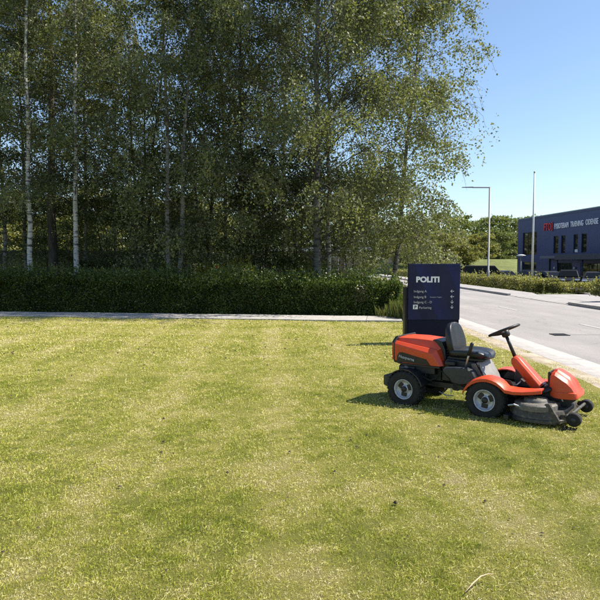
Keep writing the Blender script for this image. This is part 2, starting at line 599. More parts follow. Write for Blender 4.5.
def pave_z(x, y):
    return np.where((y > 24) & (y < 32), -0.02, 0.0) + x * 0
grid_sheet('pavement', np.array([10.9, 11.6, 12.4]), np.array([8, 15, 22, 23.9, 24.6, 28, 31, 32, 33, 40, 60, 90.]), 0.07, M_PAVE, lambda x, y: np.where((y > 24) & (y < 32), -0.085, 0.0) + x * 0)
grid_sheet('driveway', np.concatenate([np.arange(12.41, 20, 0.8), [22, 30, 45]]), np.array([24.3, 28, 31.9]), -0.012, M_PAVE)
grid_sheet('car_park', np.concatenate([np.arange(17.2, 21, 0.8), [23, 29, 45.]]), np.array([32, 36, 45, 60, 80, 110.]), -0.03, M_ASPH)

# painted centre dashes and a drain
M_PAINT = pmat('road_paint', (0.38, 0.37, 0.355), 0.8, var=0.2, scale=12, dirt=(0.22, 0.21, 0.2), dirt_amt=0.9)
root = empty('lane_marking', (0, 0, 0)); root['kind'] = 'structure'
dash = MB().box((0, 0, 0), (0.10, 1.9, 0.006)).mesh('dash'); dash.materials.append(M_PAINT)
for k in range(14):
    link_mesh('dash', dash, None, root, (7.58, 8.6 + k * 6.6, -0.021))
M_IRON = pmat('cast_iron', (0.035, 0.033, 0.032), 0.6, metal=0.6, var=0.3, scale=30, bmp=0.3)
root = empty('drain_grate', (5.98, 13.75, -0.028), 0, 'dark iron drain grate set in the near lane of the road', 'drain')
root.scale = (.72, .72, 1)
mb = MB()
mb.b2(-.24, .24, -.24, -.19, -.02, .012).b2(-.24, .24, .19, .24, -.02, .012).b2(-.24, -.19, -.19, .19, -.02, .012).b2(.19, .24, -.19, .19, -.02, .012)
mb.build('frame', M_IRON, root)
bar = MB().b2(-.014, .014, -.19, .19, -.02, .008).mesh('bar'); bar.materials.append(M_IRON)
for k in range(7):
    link_mesh('bar', bar, None, root, (-.15 + k * .05, 0, 0))
MB().b2(-.19, .19, -.19, .19, -.03, -.018).build('sump', M_SOIL, root)
# sealed crack running out from the drain
mb = MB()
pts = [(6.17 + k * 0.28, 13.72 + 0.03 * math.sin(k * 1.7), -0.0225 if k else -0.0225) for k in range(16)]
for p, q in zip(pts, pts[1:]):
    mb.add([(p[0], p[1] - .012, p[2]), (q[0], q[1] - .012, q[2]), (q[0], q[1] + .012, q[2]), (p[0], p[1] + .012, p[2])], [(0, 1, 2, 3)])
o = mb.build('sealed_crack', pmat('bitumen', (0.09, 0.088, 0.085), 0.7)); o['kind'] = 'structure'

# ------------------------------------------------------------------ hedge
M_HEDGE = leaf_mat('hedge_leaf', [(0.0, (0.04, 0.07, 0.014)), (0.5, (0.08, 0.125, 0.026)), (0.85, (0.12, 0.165, 0.036)), (1.0, (0.18, 0.20, 0.055))], 0.35, 0.42, patch=0.9)
M_TWIG = pmat('twig_mass', (0.030, 0.028, 0.014), 0.95, var=0.4, scale=9, bmp=0.8, bscale=14)


def hedge_thing(name, p0, p1, depth, hgt, nleaf, size, label, mat, seed, rough_top=0.14, shoots=0, slope=0.0):
    """leafy hedge between two ground points; depth goes to the left of p0->p1"""
    rg = np.random.default_rng(seed)
    p0, p1 = np.array(p0, float), np.array(p1, float)
    L = np.linalg.norm(p1 - p0); u = (p1 - p0) / L; w = np.array([-u[1], u[0]])
    z0 = float(ground_z(p0[0], p0[1]))
    root = empty(name, (p0[0], p0[1], z0), 0, label, 'hedge')
    hz = lambda s: 1 - slope * s / L
    top = lambda s, d: hgt * hz(s) + rough_top * 2 * (vnoise(s, d, 0.9, seed) - 0.5) + rough_top * (vnoise(s, d, 0.3, seed + 1) - 0.5)
    # surface points: front, back, top, ends; pushed in and out by noise
    area = np.array([L * hgt, L * hgt * 0.5, L * depth, 2.2 * depth * hgt, 2.2 * depth * hgt])
    n = (area / area.sum() * nleaf).astype(int)
    P, N = [], []
    for side in range(5):
        k = n[side]
        a, c = rg.random(k), rg.random(k)
        bulge = lambda s, z: 0.34 * (vnoise(s, z, 0.7, seed + 2) - 0.5) + 0.14 * (vnoise(s, z, 0.25, seed + 3) - 0.5)
        if side in (0, 1):
            s = a * L; z = c ** 1.08 * hgt * hz(s) * 1.02
            dd = (0.0 if side == 0 else depth) + (-1 if side == 0 else 1) * (bulge(s, z) - 0.10 * (z / hgt) ** 3)
            inn = np.abs(rg.normal(0, 0.09, k)) * (1 if side == 0 else -1)
            P.append(np.stack([s, dd + inn, z], -1)); N.append(np.tile([0, -1.0 if side == 0 else 1.0, 0.15], (k, 1)))
        elif side == 2:
            s = a * L; d = c * depth
            P.append(np.stack([s, d, top(s, d) - np.abs(rg.normal(0, 0.09, k))], -1)); N.append(np.tile([0, 0, 1.0], (k, 1)))
        else:
            d = a * depth; z = c * hgt * hz(0 if side == 3 else L)
            s = (0 if side == 3 else L) + (-1 if side == 3 else 1) * bulge(d, z)
            P.append(np.stack([s, d, z], -1)); N.append(np.tile([-1.0 if side == 3 else 1.0, 0, 0.1], (k, 1)))
    P, N = np.concatenate(P), np.concatenate(N)
    if shoots:
        s = rg.random(shoots) * L; d = rg.random(shoots) * depth * 0.8; hh = rg.uniform(0.1, 0.42, shoots)
        lx_, ly_ = rg.normal(0, .25, shoots), rg.normal(0, .25, shoots)
        for q in range(9):
            t = (q + 1) / 9
            P = np.concatenate([P, np.stack([s + lx_ * hh * t, d + ly_ * hh * t, top(s, d) + hh * t], -1) + rg.normal(0, .015, (shoots, 3))])
            N = np.concatenate([N, np.tile([0, 0, 0.5], (shoots, 1))])
    tip = N + rg.normal(0, 0.75, P.shape)
    W = np.stack([P[:, 0] * u[0] + P[:, 1] * w[0], P[:, 0] * u[1] + P[:, 1] * w[1], P[:, 2]], -1)
    T = np.stack([tip[:, 0] * u[0] + tip[:, 1] * w[0], tip[:, 0] * u[1] + tip[:, 1] * w[1], tip[:, 2]], -1)
    me = leaf_mesh('foliage', W, size * rg.uniform(0.6, 1.35, len(W)), T, rg, 0.55)
    link_mesh('foliage', me, mat, root)['kind'] = 'stuff'
    # woody inside
    ins = min(0.30, depth * .22)
    ns = max(4, int(L / 0.4))
    mb = MB(); secs = []
    for q in range(ns + 1):
        s = ins + (L - 2 * ins) * q / ns
        zt = hgt * hz(s) - 0.22 + 0.1 * math.sin(s * 2.1) * math.sin(s * 0.7)
        prof = [(ins, 0.0), (ins + 0.04 * math.sin(s * 3), zt * 0.6), (ins + 0.15, zt), (depth - ins - 0.15, zt + 0.05 * math.sin(s * 1.3)), (depth - ins, 0.0)]
        secs.append([(s * u[0] + d * w[0], s * u[1] + d * w[1], z) for d, z in prof])
    mb.loft(secs)
    mb.build('branches', M_TWIG, root)
    return root


HX0, HX1 = -14.0, 3.0
hedge_thing('clipped_hedge', (HX0, hedge_y(HX0)), (HX1, hedge_y(HX1)), 1.5, 1.22, 115000, 0.072,
            'long dark green hedge running behind the lawn and the narrow path', M_HEDGE, 100, rough_top=0.19, shoots=1900, slope=0.16)
M_LOW = leaf_mat('low_hedge_leaf', [(0.0, (0.14, 0.155, 0.045)), (0.5, (0.27, 0.27, 0.09)), (0.85, (0.38, 0.36, 0.15)), (1.0, (0.48, 0.44, 0.23))], 0.45, 0.5, patch=0.7, tcol=(1.1, 1.1, 0.6))
hedge_thing('low_hedge', (13.0, 92), (13.0, 33.2), 1.4, 0.74, 60000, 0.11, 'long low pale green hedge beside the far pavement, in front of the cars', M_LOW, 110, rough_top=0.10, shoots=160)
hedge_thing('low_hedge', (13.3, 32.9), (27, 34.2), 1.6, 0.52, 22000, 0.095, 'low pale green hedge running off from the driveway corner towards the building', M_LOW, 120, rough_top=0.08, shoots=60, slope=.25)
M_YEL = leaf_mat('yellow_leaf', [(0.0, (0.12, 0.13, 0.02)), (0.5, (0.24, 0.24, 0.03)), (1.0, (0.45, 0.40, 0.05))], 0.4, 0.5)
hedge_thing('golden_shrub', (-3.6, 21.3), (-1.8, 21.1), 0.9, 1.5, 5000, 0.06, 'golden yellow green shrub peeking over the dark hedge', M_YEL, 140, rough_top=0.25, shoots=120)
hedge_thing('verge_shrub', (3.9, 36.0), (3.3, 21.2), 0.9, 0.55, 14000, 0.08, 'sunlit loose green shrubs along the near road edge behind the dark hedge', M_LOW, 150, rough_top=0.25, shoots=200)

# tall unmown grass at the end of the hedge, next to the sign
M_TALL = leaf_mat('tall_grass', [(0, (0.06, 0.09, 0.015)), (0.6, (0.13, 0.155, 0.032)), (1, (0.24, 0.23, 0.09))], 0.35, 0.6)


def tuft(name, loc, n, h, spread, label, seed):
    rg = np.random.default_rng(seed)
    r = spread * np.sqrt(rg.random(n)); a = rg.uniform(0, 2 * PI, n)
    base = np.stack([r * np.cos(a), r * np.sin(a), np.zeros(n)], -1)
    az = a + rg.normal(0, .8, n); hh = h * rg.uniform(.4, 1.1, n)
    d = np.stack([np.cos(az), np.sin(az), np.zeros(n)], -1)
    s = np.stack([-np.sin(az), np.cos(az), np.zeros(n)], -1) * 0.0026
    bend = rg.uniform(.05, .4, n)[:, None]
    H = hh[:, None]; up = np.array([0, 0, 1.0])
    V = np.empty((n, 4, 3))
    V[:, 0] = base - s; V[:, 1] = base + s
    V[:, 2] = base + up * H * .6 + d * H * bend * .3 + s
    V[:, 3] = base + up * H * (1 - .3 * bend) + d * H * bend
    o = link_mesh(name, np_mesh(name, V.reshape(-1, 3), np.arange(n * 4).reshape(n, 4)), M_TALL, None, loc)
    return tag(o, label, 'grass')


for k_, (x_, y_, n_, h_, s_) in enumerate([(2.78, 17.55, 130, .50, .24), (2.45, 17.85, 80, .38, .2), (3.0, 17.35, 150, .55, .26), (2.95, 17.8, 120, .6, .24)]):
    tuft('grass_tuft', (x_, y_, 0), n_, h_, s_, 'tall pale wild grass at the hedge end beside the sign', 10 + k_)['group'] = 'wild grass at the hedge end'
tuft('grass_tuft', (2.65, 11.74, 0), 260, 0.16, 0.5, 'fringe of unmown grass at the foot of the sign', 4)['kind'] = 'stuff'
tuft('grass_tuft', (3.1, 17.3, 0), 300, 0.6, 0.35, 'grass tuft standing right behind the sign by the road', 3)

# ------------------------------------------------------------------ trees
def tube_np(pts, rad, n):
    """numpy tube, returns verts and quads"""
    pts = np.asarray(pts, float); rad = np.asarray(rad, float)
    m = len(pts)
    t = np.gradient(pts, axis=0); t = unit(t)
    ref = np.array([0.31, 0.17, 0.93]) if abs(t[0][2]) < 0.9 else np.array([1.0, 0.1, 0])
    e1 = unit(np.cross(t, ref)); e2 = np.cross(t, e1)
    a = np.arange(n) * 2 * PI / n
    V = pts[:, None] + rad[:, None, None] * (e1[:, None] * np.cos(a)[None, :, None] + e2[:, None] * np.sin(a)[None, :, None])
    i, k = np.meshgrid(np.arange(m - 1), np.arange(n), indexing='ij')
    k2 = (k + 1) % n
    Q = np.stack([i * n + k, i * n + k2, (i + 1) * n + k2, (i + 1) * n + k], -1).reshape(-1, 4)
    return V.reshape(-1, 3), Q


def grow_path(start, az, pitch, length, seg, droop, wander, rg):
    pts = [np.array(start, float)]
    step = length / seg
    for i in range(seg):
        d = np.array([math.cos(az) * math.cos(pitch), math.sin(az) * math.cos(pitch), math.sin(pitch)])
        pts.append(pts[-1] + d * step)
        pitch -= droop * (0.5 + rg.random())
        pitch = max(pitch, -1.45)
        az += rg.normal(0, wander)
    return np.array(pts)


def on_path(p, t):
    f = t * (len(p) - 1); i = min(int(f), len(p) - 2); f -= i
    return p[i] * (1 - f) + p[i + 1] * f, p[i + 1] - p[i]


def make_tree(seed, H, base, R, r0, nlimb, nsec, ntwig, nleaf, leaf, pitch=0.95, droop=0.16, hang=0.9, twig=(0.5, 1.2), wander=0.012, prof='birch', stems=1, lean=(0, 0), sector=None, cull=0.0, lw=.42, s2=(.22, .45), jit=.08, add2=.25):
    rg = np.random.default_rng(seed)
    BV, BQ, off = [[], []], [[], []], [0, 0]
    LP, LT = [], []

    def add(pts, rad, n, w=1):
        v, q = tube_np(pts, rad, n)
        BV[w].append(v); BQ[w].append(q + off[w]); off[w] += len(v)

    for st in range(stems):
        ns = 16
        hs = H * (1 if st == 0 else rg.uniform(.75, .95))
        a0 = rg.uniform(0, 2 * PI)
        sl = 0 if stems == 1 else rg.uniform(.06, .14)
        t = np.linspace(0, 1, ns)
        wx, wy = np.cumsum(rg.normal(0, wander * H / 4, ns)), np.cumsum(rg.normal(0, wander * H / 4, ns))
        trunk = np.stack([wx - wx[0] + lean[0] * t * hs + math.cos(a0) * sl * t * hs, wy - wy[0] + lean[1] * t * hs + math.sin(a0) * sl * t * hs, t * hs], -1)
        rad = r0 * (1 if stems == 1 else .75) * ((1 - t) ** 0.85 * 0.95 + 0.05)
        rad[0] *= 1.35
        add(trunk, rad, 10, 0)
        nl = nlimb // stems
        for i in range(nl):
            tt = base / H + (1 - base / H) * ((i + rg.random()) / nl) ** 0.95 * 0.97
            rel = (tt - base / H) / (1 - base / H)
            if prof == 'birch':
                L = R * (0.62 + 0.75 * rel) if rel < .35 else R * (0.9 - .78 * (rel - .35) / .65)
            elif prof == 'wide':
                L = R * (0.75 + 0.55 * rel) if rel < .4 else R * (0.97 - .35 * (rel - .4) / .6)
            elif prof == 'larch':
                L = R * (1.0 - 0.85 * rel)
            else:
                L = R * math.sqrt(max(0.05, 1 - (2 * rel - 0.85) ** 2 / 1.5))
            L *= rg.uniform(.7, 1.15)
            az = i * 2.399 + rg.normal(0, .4)
            if sector is not None and rg.random() < sector[1]:
                az = sector[0] + rg.normal(0, .7)
            p, _ = on_path(trunk, tt)
            ph = pitch * (0.75 + .45 * rel) + rg.normal(0, .12)
            limb = grow_path(p, az, ph, L, 8, droop, .12, rg)
            lr = max(0.012, r0 * lw * (1 - rel * .7) * (L / R) ** .7)
            add(limb, lr * np.linspace(1, .15, 9), 5)
            for s in range(nsec):
                ts = 0.22 + .78 * ((s + rg.random()) / nsec) ** .85
                q, dv = on_path(limb, ts)
                az2 = math.atan2(dv[1], dv[0]) + (1 if s % 2 else -1) * rg.uniform(.3, 1.2)
                L2 = L * rg.uniform(*s2) * (1.15 - .5 * ts) + add2
                sec = grow_path(q, az2, (math.asin(max(-1, min(1, dv[2] / np.linalg.norm(dv)))) + rg.normal(.1, .25)), L2, 4, droop * 1.3, .2, rg)
                add(sec, max(.006, lr * .35) * np.linspace(1, .2, 5), 3)
                for w in range(ntwig):
                    tw, dv2 = on_path(sec, rg.uniform(.15, 1))
                    tl = rg.uniform(*twig)
                    az3 = rg.uniform(0, 2 * PI)
                    side = np.array([math.cos(az3), math.sin(az3), rg.uniform(-.1, .6)])
                    dirn = side * (1 - hang) + np.array([0, 0, -1.0]) * hang + unit(dv2) * .3
                    tws = np.linspace(0.05, 1, nleaf) + rg.normal(0, .02, nleaf)
                    curve = tw + np.outer(tws * tl, unit(dirn)) + np.outer((tws ** 2) * tl * hang * .3, [0, 0, -1.0]) + np.outer((1 - tws) * tws * tl * .5, side)
                    LP.append(curve + rg.normal(0, jit, (nleaf, 3)))
                    LT.append(rg.normal(0, .6, (nleaf, 3)) + np.array([0, 0, -.55 * hang - .1]) + side * .3)
                    if w == 0:
                        add(curve[[0, nleaf // 2, nleaf - 1]], [.006, .005, .003], 3)
    P, T = np.concatenate(LP), np.concatenate(LT)
    cn = 0.5 * (vnoise(P[:, 0] + .4 * P[:, 1], P[:, 2], 1.0, seed + 5) + vnoise(P[:, 1] - .4 * P[:, 0] + 31, P[:, 2] * 1.1 + 7, 1.0, seed + 6))
    keep = (P[:, 2] > min(0.5, .05 * H)) & (cn + rg.normal(0, .04, len(P)) > cull)
    if cull: keep &= vnoise(P[:, 0] + P[:, 1] * .8, P[:, 2] * .3 + P[:, 1] * .3, .30, seed + 9) + rg.normal(0, .08, len(P)) > .40          # gaps between the leaf masses
    P, T = P[keep], T[keep]
    wood = []
    for w, nm in ((0, 'trunk'), (1, 'limbs')):
        me = np_mesh(nm, np.concatenate(BV[w]), np.concatenate(BQ[w]))
        me.polygons.foreach_set('use_smooth', np.ones(len(me.polygons), dtype=bool))
        wood.append(me)
    crown = leaf_mesh('crown', P, leaf * rg.uniform(.5, 1.5, len(P)), T, rg, .66)
    return wood, crown


def bark(name, birch=True, tone=1.0):
    m, nt, b, out = new_mat(name)
    if birch:
        c = ramp(nt, noise(nt, 3, 5), [(0.3, tuple(v * tone for v in (0.42, 0.40, 0.37))), (0.7, tuple(v * tone for v in (0.66, 0.64, 0.60)))])
        f = noise(nt, 2.2, 7, 0.7, stretch=(1.2, 1.2, 5.0), dist=0.6)
        k = ramp(nt, f, [(0.50, (0, 0, 0)), (0.60, (0.95, 0.95, 0.95))])
        c = mix(nt, c, (0.035, 0.03, 0.027), k)
        # rough black bark towards the foot
        tc = nt.nodes.new('ShaderNodeTexCoord'); sp = nt.nodes.new('ShaderNodeSeparateXYZ')
        nt.links.new(tc.outputs['Object'], sp.inputs[0])
    else:
        f = noise(nt, 4, 8, 0.7, stretch=(3, 3, 0.5))
        c = ramp(nt, f, [(0.3, (0.022 * tone, 0.018 * tone, 0.014 * tone)), (0.55, (0.07 * tone, 0.058 * tone, 0.045 * tone)), (0.8, (0.12 * tone, 0.105 * tone, 0.085 * tone))])
    nt.links.new(c, b.inputs['Base Color']); b.inputs['Roughness'].default_value = 0.9
    bump(nt, b, noise(nt, 14, 6, stretch=(2, 2, .6)), 0.6, 0.03)
    return m


M_BIRCH = bark('birch_bark')
M_BIRCHG = bark('grey_birch_bark', True, 0.5)
M_BIRCHD = bark('old_birch_bark', True, 0.26)
M_DARKB = bark('dark_bark', False)
M_LIMB = bark('limb_bark', False, 1.2)
M_LEAF_B = leaf_mat('birch_leaf', [(0.0, (0.078, 0.095, 0.032)), (0.5, (0.145, 0.165, 0.060)), (0.85, (0.205, 0.22, 0.098)), (1.0, (0.30, 0.295, 0.165))], 0.42, 0.55, patch=0.6, spec=0.75, tcol=(1.2, 1.25, 0.62))
M_LEAF_D = leaf_mat('alder_leaf', [(0.0, (0.052, 0.072, 0.02)), (0.5, (0.098, 0.125, 0.04)), (0.85, (0.145, 0.17, 0.06)), (1.0, (0.21, 0.215, 0.10))], 0.38, 0.55, patch=0.5, spec=0.7)
M_LEAF_L = leaf_mat('larch_leaf', [(0.0, (0.04, 0.058, 0.014)), (0.6, (0.085, 0.105, 0.025)), (1.0, (0.16, 0.155, 0.04))], 0.38, 0.5, patch=0.6)
M_LEAF_F = leaf_mat('far_leaf', [(0.0, (0.075, 0.11, 0.032)), (0.5, (0.14, 0.185, 0.055)), (1.0, (0.24, 0.26, 0.095))], 0.4, 0.6, patch=0.25)
M_LEAF_Y = leaf_mat('far_bush_leaf', [(0.0, (0.13, 0.15, 0.045)), (0.5, (0.23, 0.245, 0.08)), (1.0, (0.35, 0.335, 0.14))], 0.42, 0.6, patch=0.4)

T_BIG = make_tree(11, 16.5, 1.5, 6.1, .16, 116, 10, 14, 23, .078, pitch=.90, droop=.12, hang=.68, twig=(.4, 1.4), sector=(-0.15, .38), prof='wide', cull=.37, lw=.24, s2=(.2, .4), jit=.045)
T_BI = [make_tree(20 + k, (15.5, 14.5, 16)[k], (3.8, 1.4, 3.2)[k], 3.5, .105, 46, 7, 9, 22, .080, pitch=.95, droop=.15, hang=.62, twig=(.4, 1.2), wander=.010, cull=.425, lw=.3, jit=.045) for k in range(3)]
T_AL = [make_tree(40 + k, 13 + k * .6, 2.0, 3.9, .12, 44, 7, 8, 18, .092, pitch=.85, droop=.10, hang=.3, twig=(.4, .9), prof='oval', wander=.012, stems=(1, 3, 2)[k], cull=.45) for k in range(3)]
T_LA = make_tree(60, 18, 4.4, 3.6, .21, 62, 9, 5, 16, .078, pitch=.1, droop=.02, hang=.35, twig=(.25, .6), prof='larch', wander=.006, lw=.16, jit=.06)
T_UN = [make_tree(70 + k, 6.0, .6, 2.4, .06, 26, 6, 6, 13, .095, pitch=.8, droop=.10, hang=.25, twig=(.4, .8), prof='oval', stems=3) for k in range(2)]
T_FAR = [make_tree(80 + k, 12, 1.6, 4.6, .22, 34, 6, 5, 8, .36, pitch=.75, droop=.10, hang=.15, twig=(.6, 1.2), prof='oval', stems=(1, 2, 1)[k]) for k in range(3)]
T_SHRUB = make_tree(95, .85, .03, .5, .012, 30, 5, 5, 9, .05, pitch=1.0, droop=.06, hang=.1, twig=(.08, .22), prof='oval', stems=4, jit=.02, add2=.04)
T_BUSH = [make_tree(90 + k, 4.5, .3, 3.0, .07, 30, 5, 6, 9, .24, pitch=.75, droop=.10, hang=.2, twig=(.4, .8), prof='oval', stems=3) for k in range(2)]


def tree(name, meshes, wood_mat, leaf_m, loc, rz, s, label, group=None, sz=None, cat='tree'):
    root = empty(name, (loc[0], loc[1], float(ground_z(loc[0], loc[1])) - 0.12), rz, label, cat, group)
    root.scale = (s, s, sz or s)
    for nm, me, mt in (('trunk', meshes[0][0], wood_mat), ('limbs', meshes[0][1], M_LIMB), ('crown', meshes[1], leaf_m)):
        if len(me.materials) == 0:
            me.materials.append(mt)
        o = link_mesh(nm, me, None, root)
        if me.materials[0] != mt:
            o.material_slots[0].link = 'OBJECT'
            o.material_slots[0].material = mt
    return root


BANK_Z = lambda x, y: np.clip((np.asarray(y, float) - 80) / 15, 0, 1) ** 1.3 * 2.7 - 0.35 + 0 * x


def px(x, d):
    """ground X of picture column x (600 wide) at distance d"""
    return (x - 300) / 600 * d


tree('weeping_birch', T_BIG, M_BIRCHD, M_LEAF_B, (px(316, 22.5), 22.5), 0.0, 1.0, 'broad weeping birch at the right end, its branches drooping towards the road')
B = [
    # column, distance, variant, bark, yaw, scale, label
    (4, 27, 0, 1, 1.0, .95, 'slim birch at the left picture edge'),
    (26.5, 28, 1, 1, 2.2, 1.0, 'grey-trunked birch close behind the brightest white trunk on the left'),
    (32.5, 22.4, 2, 0, 0.4, 1.0, 'birch with the brightest white trunk, far left behind the hedge'),
    (78, 22.8, 0, 0, 3.0, 1.02, 'white-trunked birch right of the thick dark larch'),
    (86, 28, 1, 1, 4.1, .95, 'greyish birch close to the right of the second white trunk'),
    (116, 29.5, 0, 1, 2.6, .9, 'slender birch left of the multi-stemmed dark tree'),
    (169, 22.4, 1, 1, 1.9, .98, 'speckled white birch, left one of the close pair in the middle left'),
    (178, 22.1, 1, 1, 3.6, .95, 'speckled white birch, right one of the close pair, leaning right'),
    (226, 28.5, 0, 1, 5.6, 1.0, 'tall birch above the golden shrub'),
    (284, 27, 1, 0, 4.6, 1.0, 'white-stemmed birch just left of the broad weeping birch'),
    (327, 25.5, 2, 0, 2.9, 1.02, 'pale birch stem rising through the weeping birch crown'),
    (392, 24.2, 1, 2, 0.2, 1.06, 'rightmost birch with a dark slender trunk and low drooping branches'),
]
for x, d, v, bk, yaw, s, lab in B:
    t_ = tree('birch_tree', T_BI[v], (M_BIRCH, M_BIRCHG, M_BIRCHD)[bk], M_LEAF_B, (px(x, d), d), yaw, s, lab, 'birches behind the hedge')
    if x == 392: t_.rotation_euler = (0, math.radians(6), .2)
    if x == 178: t_.rotation_euler = (0, math.radians(3.5), 0)
tree('larch_tree', T_LA, M_DARKB, M_LEAF_L, (px(54, 26), 26), 0.5, 1.0, 'larch with a thick dark trunk and level branches, between the white trunks on the left')
A = [
    (140, 27, 1, 0.3, 1.0, 'multi-stemmed dark leafy tree in the middle left'),
    (205, 27.5, 2, 1.2, .95, 'two-stemmed dark leafy tree right of the white birch pair'),
    (243, 24, 0, 2.0, .95, 'dark leafy tree in the middle of the row'),
    (-40, 25, 1, 2.4, 1.0, 'dark leafy tree half out of the picture on the left'),
]
for x, d, v, yaw, s, lab in A:
    tree('alder_tree', T_AL[v], M_DARKB, M_LEAF_D, (px(x, d), d), yaw, s, lab, 'dark trees behind the hedge')
U = [(52, 28.4, 1), (108, 28.6, 0), (156, 27.4, 1), (186, 29, 0), (262, 24.6, 1), (298, 26.0, 0), (350, 27.5, 1)]
for k, (x, d, v) in enumerate(U):
    tree('understorey_tree', T_UN[v], M_DARKB, M_LEAF_D, (px(x, d), d), k * 1.7, .85 + .1 * (k % 3), 'small leafy tree in the shade under the birches', 'small trees under the birches')
# distant tree line across the whole view
rr = random.Random(9)
for k in range(40):
    x = -30 + k * 17.5 + rr.uniform(-6, 6)
    d = rr.uniform(112, 150)
    if 318 < x < 372 and d < 140: d = 146
    tree('distant_tree', T_FAR[k % 3], M_DARKB, M_LEAF_F, (px(x, d), d), rr.uniform(0, 6), rr.uniform(.9, 1.15) * d / 135, 'dense green tree in the distant tree line', 'distant tree line', sz=rr.uniform(.88, 1.08) * d / 135)
for k in range(9):
    x = -20 + k * 29 + rr.uniform(-8, 8); d = rr.uniform(48, 60)
    tree('garden_tree', T_FAR[(k + 1) % 3], M_DARKB, M_LEAF_Y, (px(x, d), d), rr.uniform(0, 6), rr.uniform(.5, .66), 'sunlit yellow green tree seen between the birch trunks', 'trees beyond the fence')
for k, (x, d) in enumerate([(412, 104), (430, 100), (448, 99), (464, 102), (480, 100), (424, 108), (388, 106), (440, 106)]):
    tree('roadside_bush', T_BUSH[k % 2], M_DARKB, M_LEAF_Y, (px(x, d), d), k * 1.3, .8 + .1 * (k % 3), 'pale green bush in the bank of bushes above the sign', 'bank of bushes beyond the road', cat='bush').location.z = 2.1
for k, (x, d) in enumerate([(403, 90), (421, 88), (440, 89), (457, 91), (468, 90)]):
    tree('slope_bush', T_BUSH[(k + 1) % 2], M_DARKB, M_LEAF_Y, (px(x, d), d), k * 2.1, .62 + .08 * (k % 3), 'rounded green bush growing low on the grass bank', 'bushes on the grass bank', cat='bush').location.z = 1.15
for k, (x, y, s) in enumerate([(12.75, 25.3, .95), (13.5, 25.6, 1.1), (14.3, 25.2, 1.0)]):
    tree('roadside_shrub', T_SHRUB, M_DARKB, M_LEAF_Y, (x, y), k * 1.9, s, ('leafy shrub at the driveway mouth, leftmost of three at the right edge', 'leafy shrub at the right picture edge, middle of three', 'leafy shrub at the right picture edge, rightmost of three')[k], cat='shrub').location.z = -.02
for k, (x, d) in enumerate([(498, 104), (507, 118), (392, 118), (440, 112)]):
    tree('bank_tree', T_FAR[k % 3], M_DARKB, M_LEAF_F, (px(x, d), d), k * 1.1, .62, 'mid green tree rising behind the bank of bushes', 'bank trees beyond the road')

# ------------------------------------------------------------------ lettering
def text(name, s, size, mat, parent, loc, rot=(PI / 2, 0, 0), width=None, extrude=0.002, bold=0.0, align='LEFT', shear=0.0):
    cu = bpy.data.curves.new(name, 'FONT')
    cu.body = s
    cu.size = size
    cu.extrude = extrude
    cu.offset = bold
    cu.align_x = align
    cu.shear = shear
    cu.resolution_u = 3
    cu.materials.append(mat)
    o = bpy.data.objects.new(name, cu)
    COL.objects.link(o)
    o.parent = parent
    o.location = loc
    o.rotation_euler = rot
    bpy.context.view_layer.update()
    if width:
        if o.dimensions.x > 1e-6:
            o.scale.x = width / o.dimensions.x
    dg = bpy.context.evaluated_depsgraph_get()
    me = bpy.data.meshes.new_from_object(o.evaluated_get(dg))
    n_ = bpy.data.objects.new(name, me)
    COL.objects.link(n_)
    n_.parent = parent; n_.location = o.location; n_.rotation_euler = o.rotation_euler; n_.scale = o.scale
    bpy.data.objects.remove(o)
    return n_


# ------------------------------------------------------------------ police sign
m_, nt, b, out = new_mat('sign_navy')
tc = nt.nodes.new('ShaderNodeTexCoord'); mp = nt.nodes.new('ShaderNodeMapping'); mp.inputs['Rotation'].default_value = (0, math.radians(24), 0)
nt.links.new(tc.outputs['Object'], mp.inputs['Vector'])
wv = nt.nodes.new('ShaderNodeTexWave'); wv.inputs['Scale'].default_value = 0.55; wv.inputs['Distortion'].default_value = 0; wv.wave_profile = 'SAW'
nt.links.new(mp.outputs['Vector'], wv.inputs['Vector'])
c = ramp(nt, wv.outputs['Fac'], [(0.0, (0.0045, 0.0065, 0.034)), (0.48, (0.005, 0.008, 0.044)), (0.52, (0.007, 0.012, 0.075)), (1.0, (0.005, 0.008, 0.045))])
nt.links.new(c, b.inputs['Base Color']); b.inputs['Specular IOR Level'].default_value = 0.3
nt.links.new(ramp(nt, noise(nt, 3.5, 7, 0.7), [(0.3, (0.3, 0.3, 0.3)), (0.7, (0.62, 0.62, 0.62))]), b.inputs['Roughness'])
M_NAVY = m_
M_NAVY2 = pmat('sign_plinth', (0.004, 0.005, 0.022), 0.6, var=0.2, spec=0.2)
M_WHITE = pmat('white_vinyl', (0.78, 0.78, 0.78), 0.5, var=0.04)
M_TXT = pmat('grey_vinyl', (0.50, 0.50, 0.51), 0.5, var=0.04)
M_BLACKM = pmat('black_metal', (0.010, 0.011, 0.013), 0.45, var=0.3)
sign = empty('police_sign', (2.645, 11.8, 0), 0, 'dark navy pylon sign reading POLITI beside the road, behind the mower', 'sign')
MB().b2(-.505, .505, 0, .13, .50, 1.605).build('panel', M_NAVY, sign, bevel=.006)
MB().b2(-.495, .495, .012, .12, -.1, .499).build('plinth', M_NAVY2, sign, bevel=.006)
MB().b2(-.560, -.515, .12, .34, -.05, 1.14).build('side_wing', M_BLACKM, sign, bevel=.004)
MB().b2(-.514, -.40, .132, .17, -.05, 1.14).build('wing_bracket', M_BLACKM, sign)
sx = lambda p: (p - 434.4) / 600 * 11.8          # picture column to sign x
szz = lambda p: 1.6 - (p - 264) / 600 * 11.8
text('lettering', 'POLITI', .148, M_WHITE, sign, (sx(415.9), -.003, szz(282)), width=.457, bold=.0075)
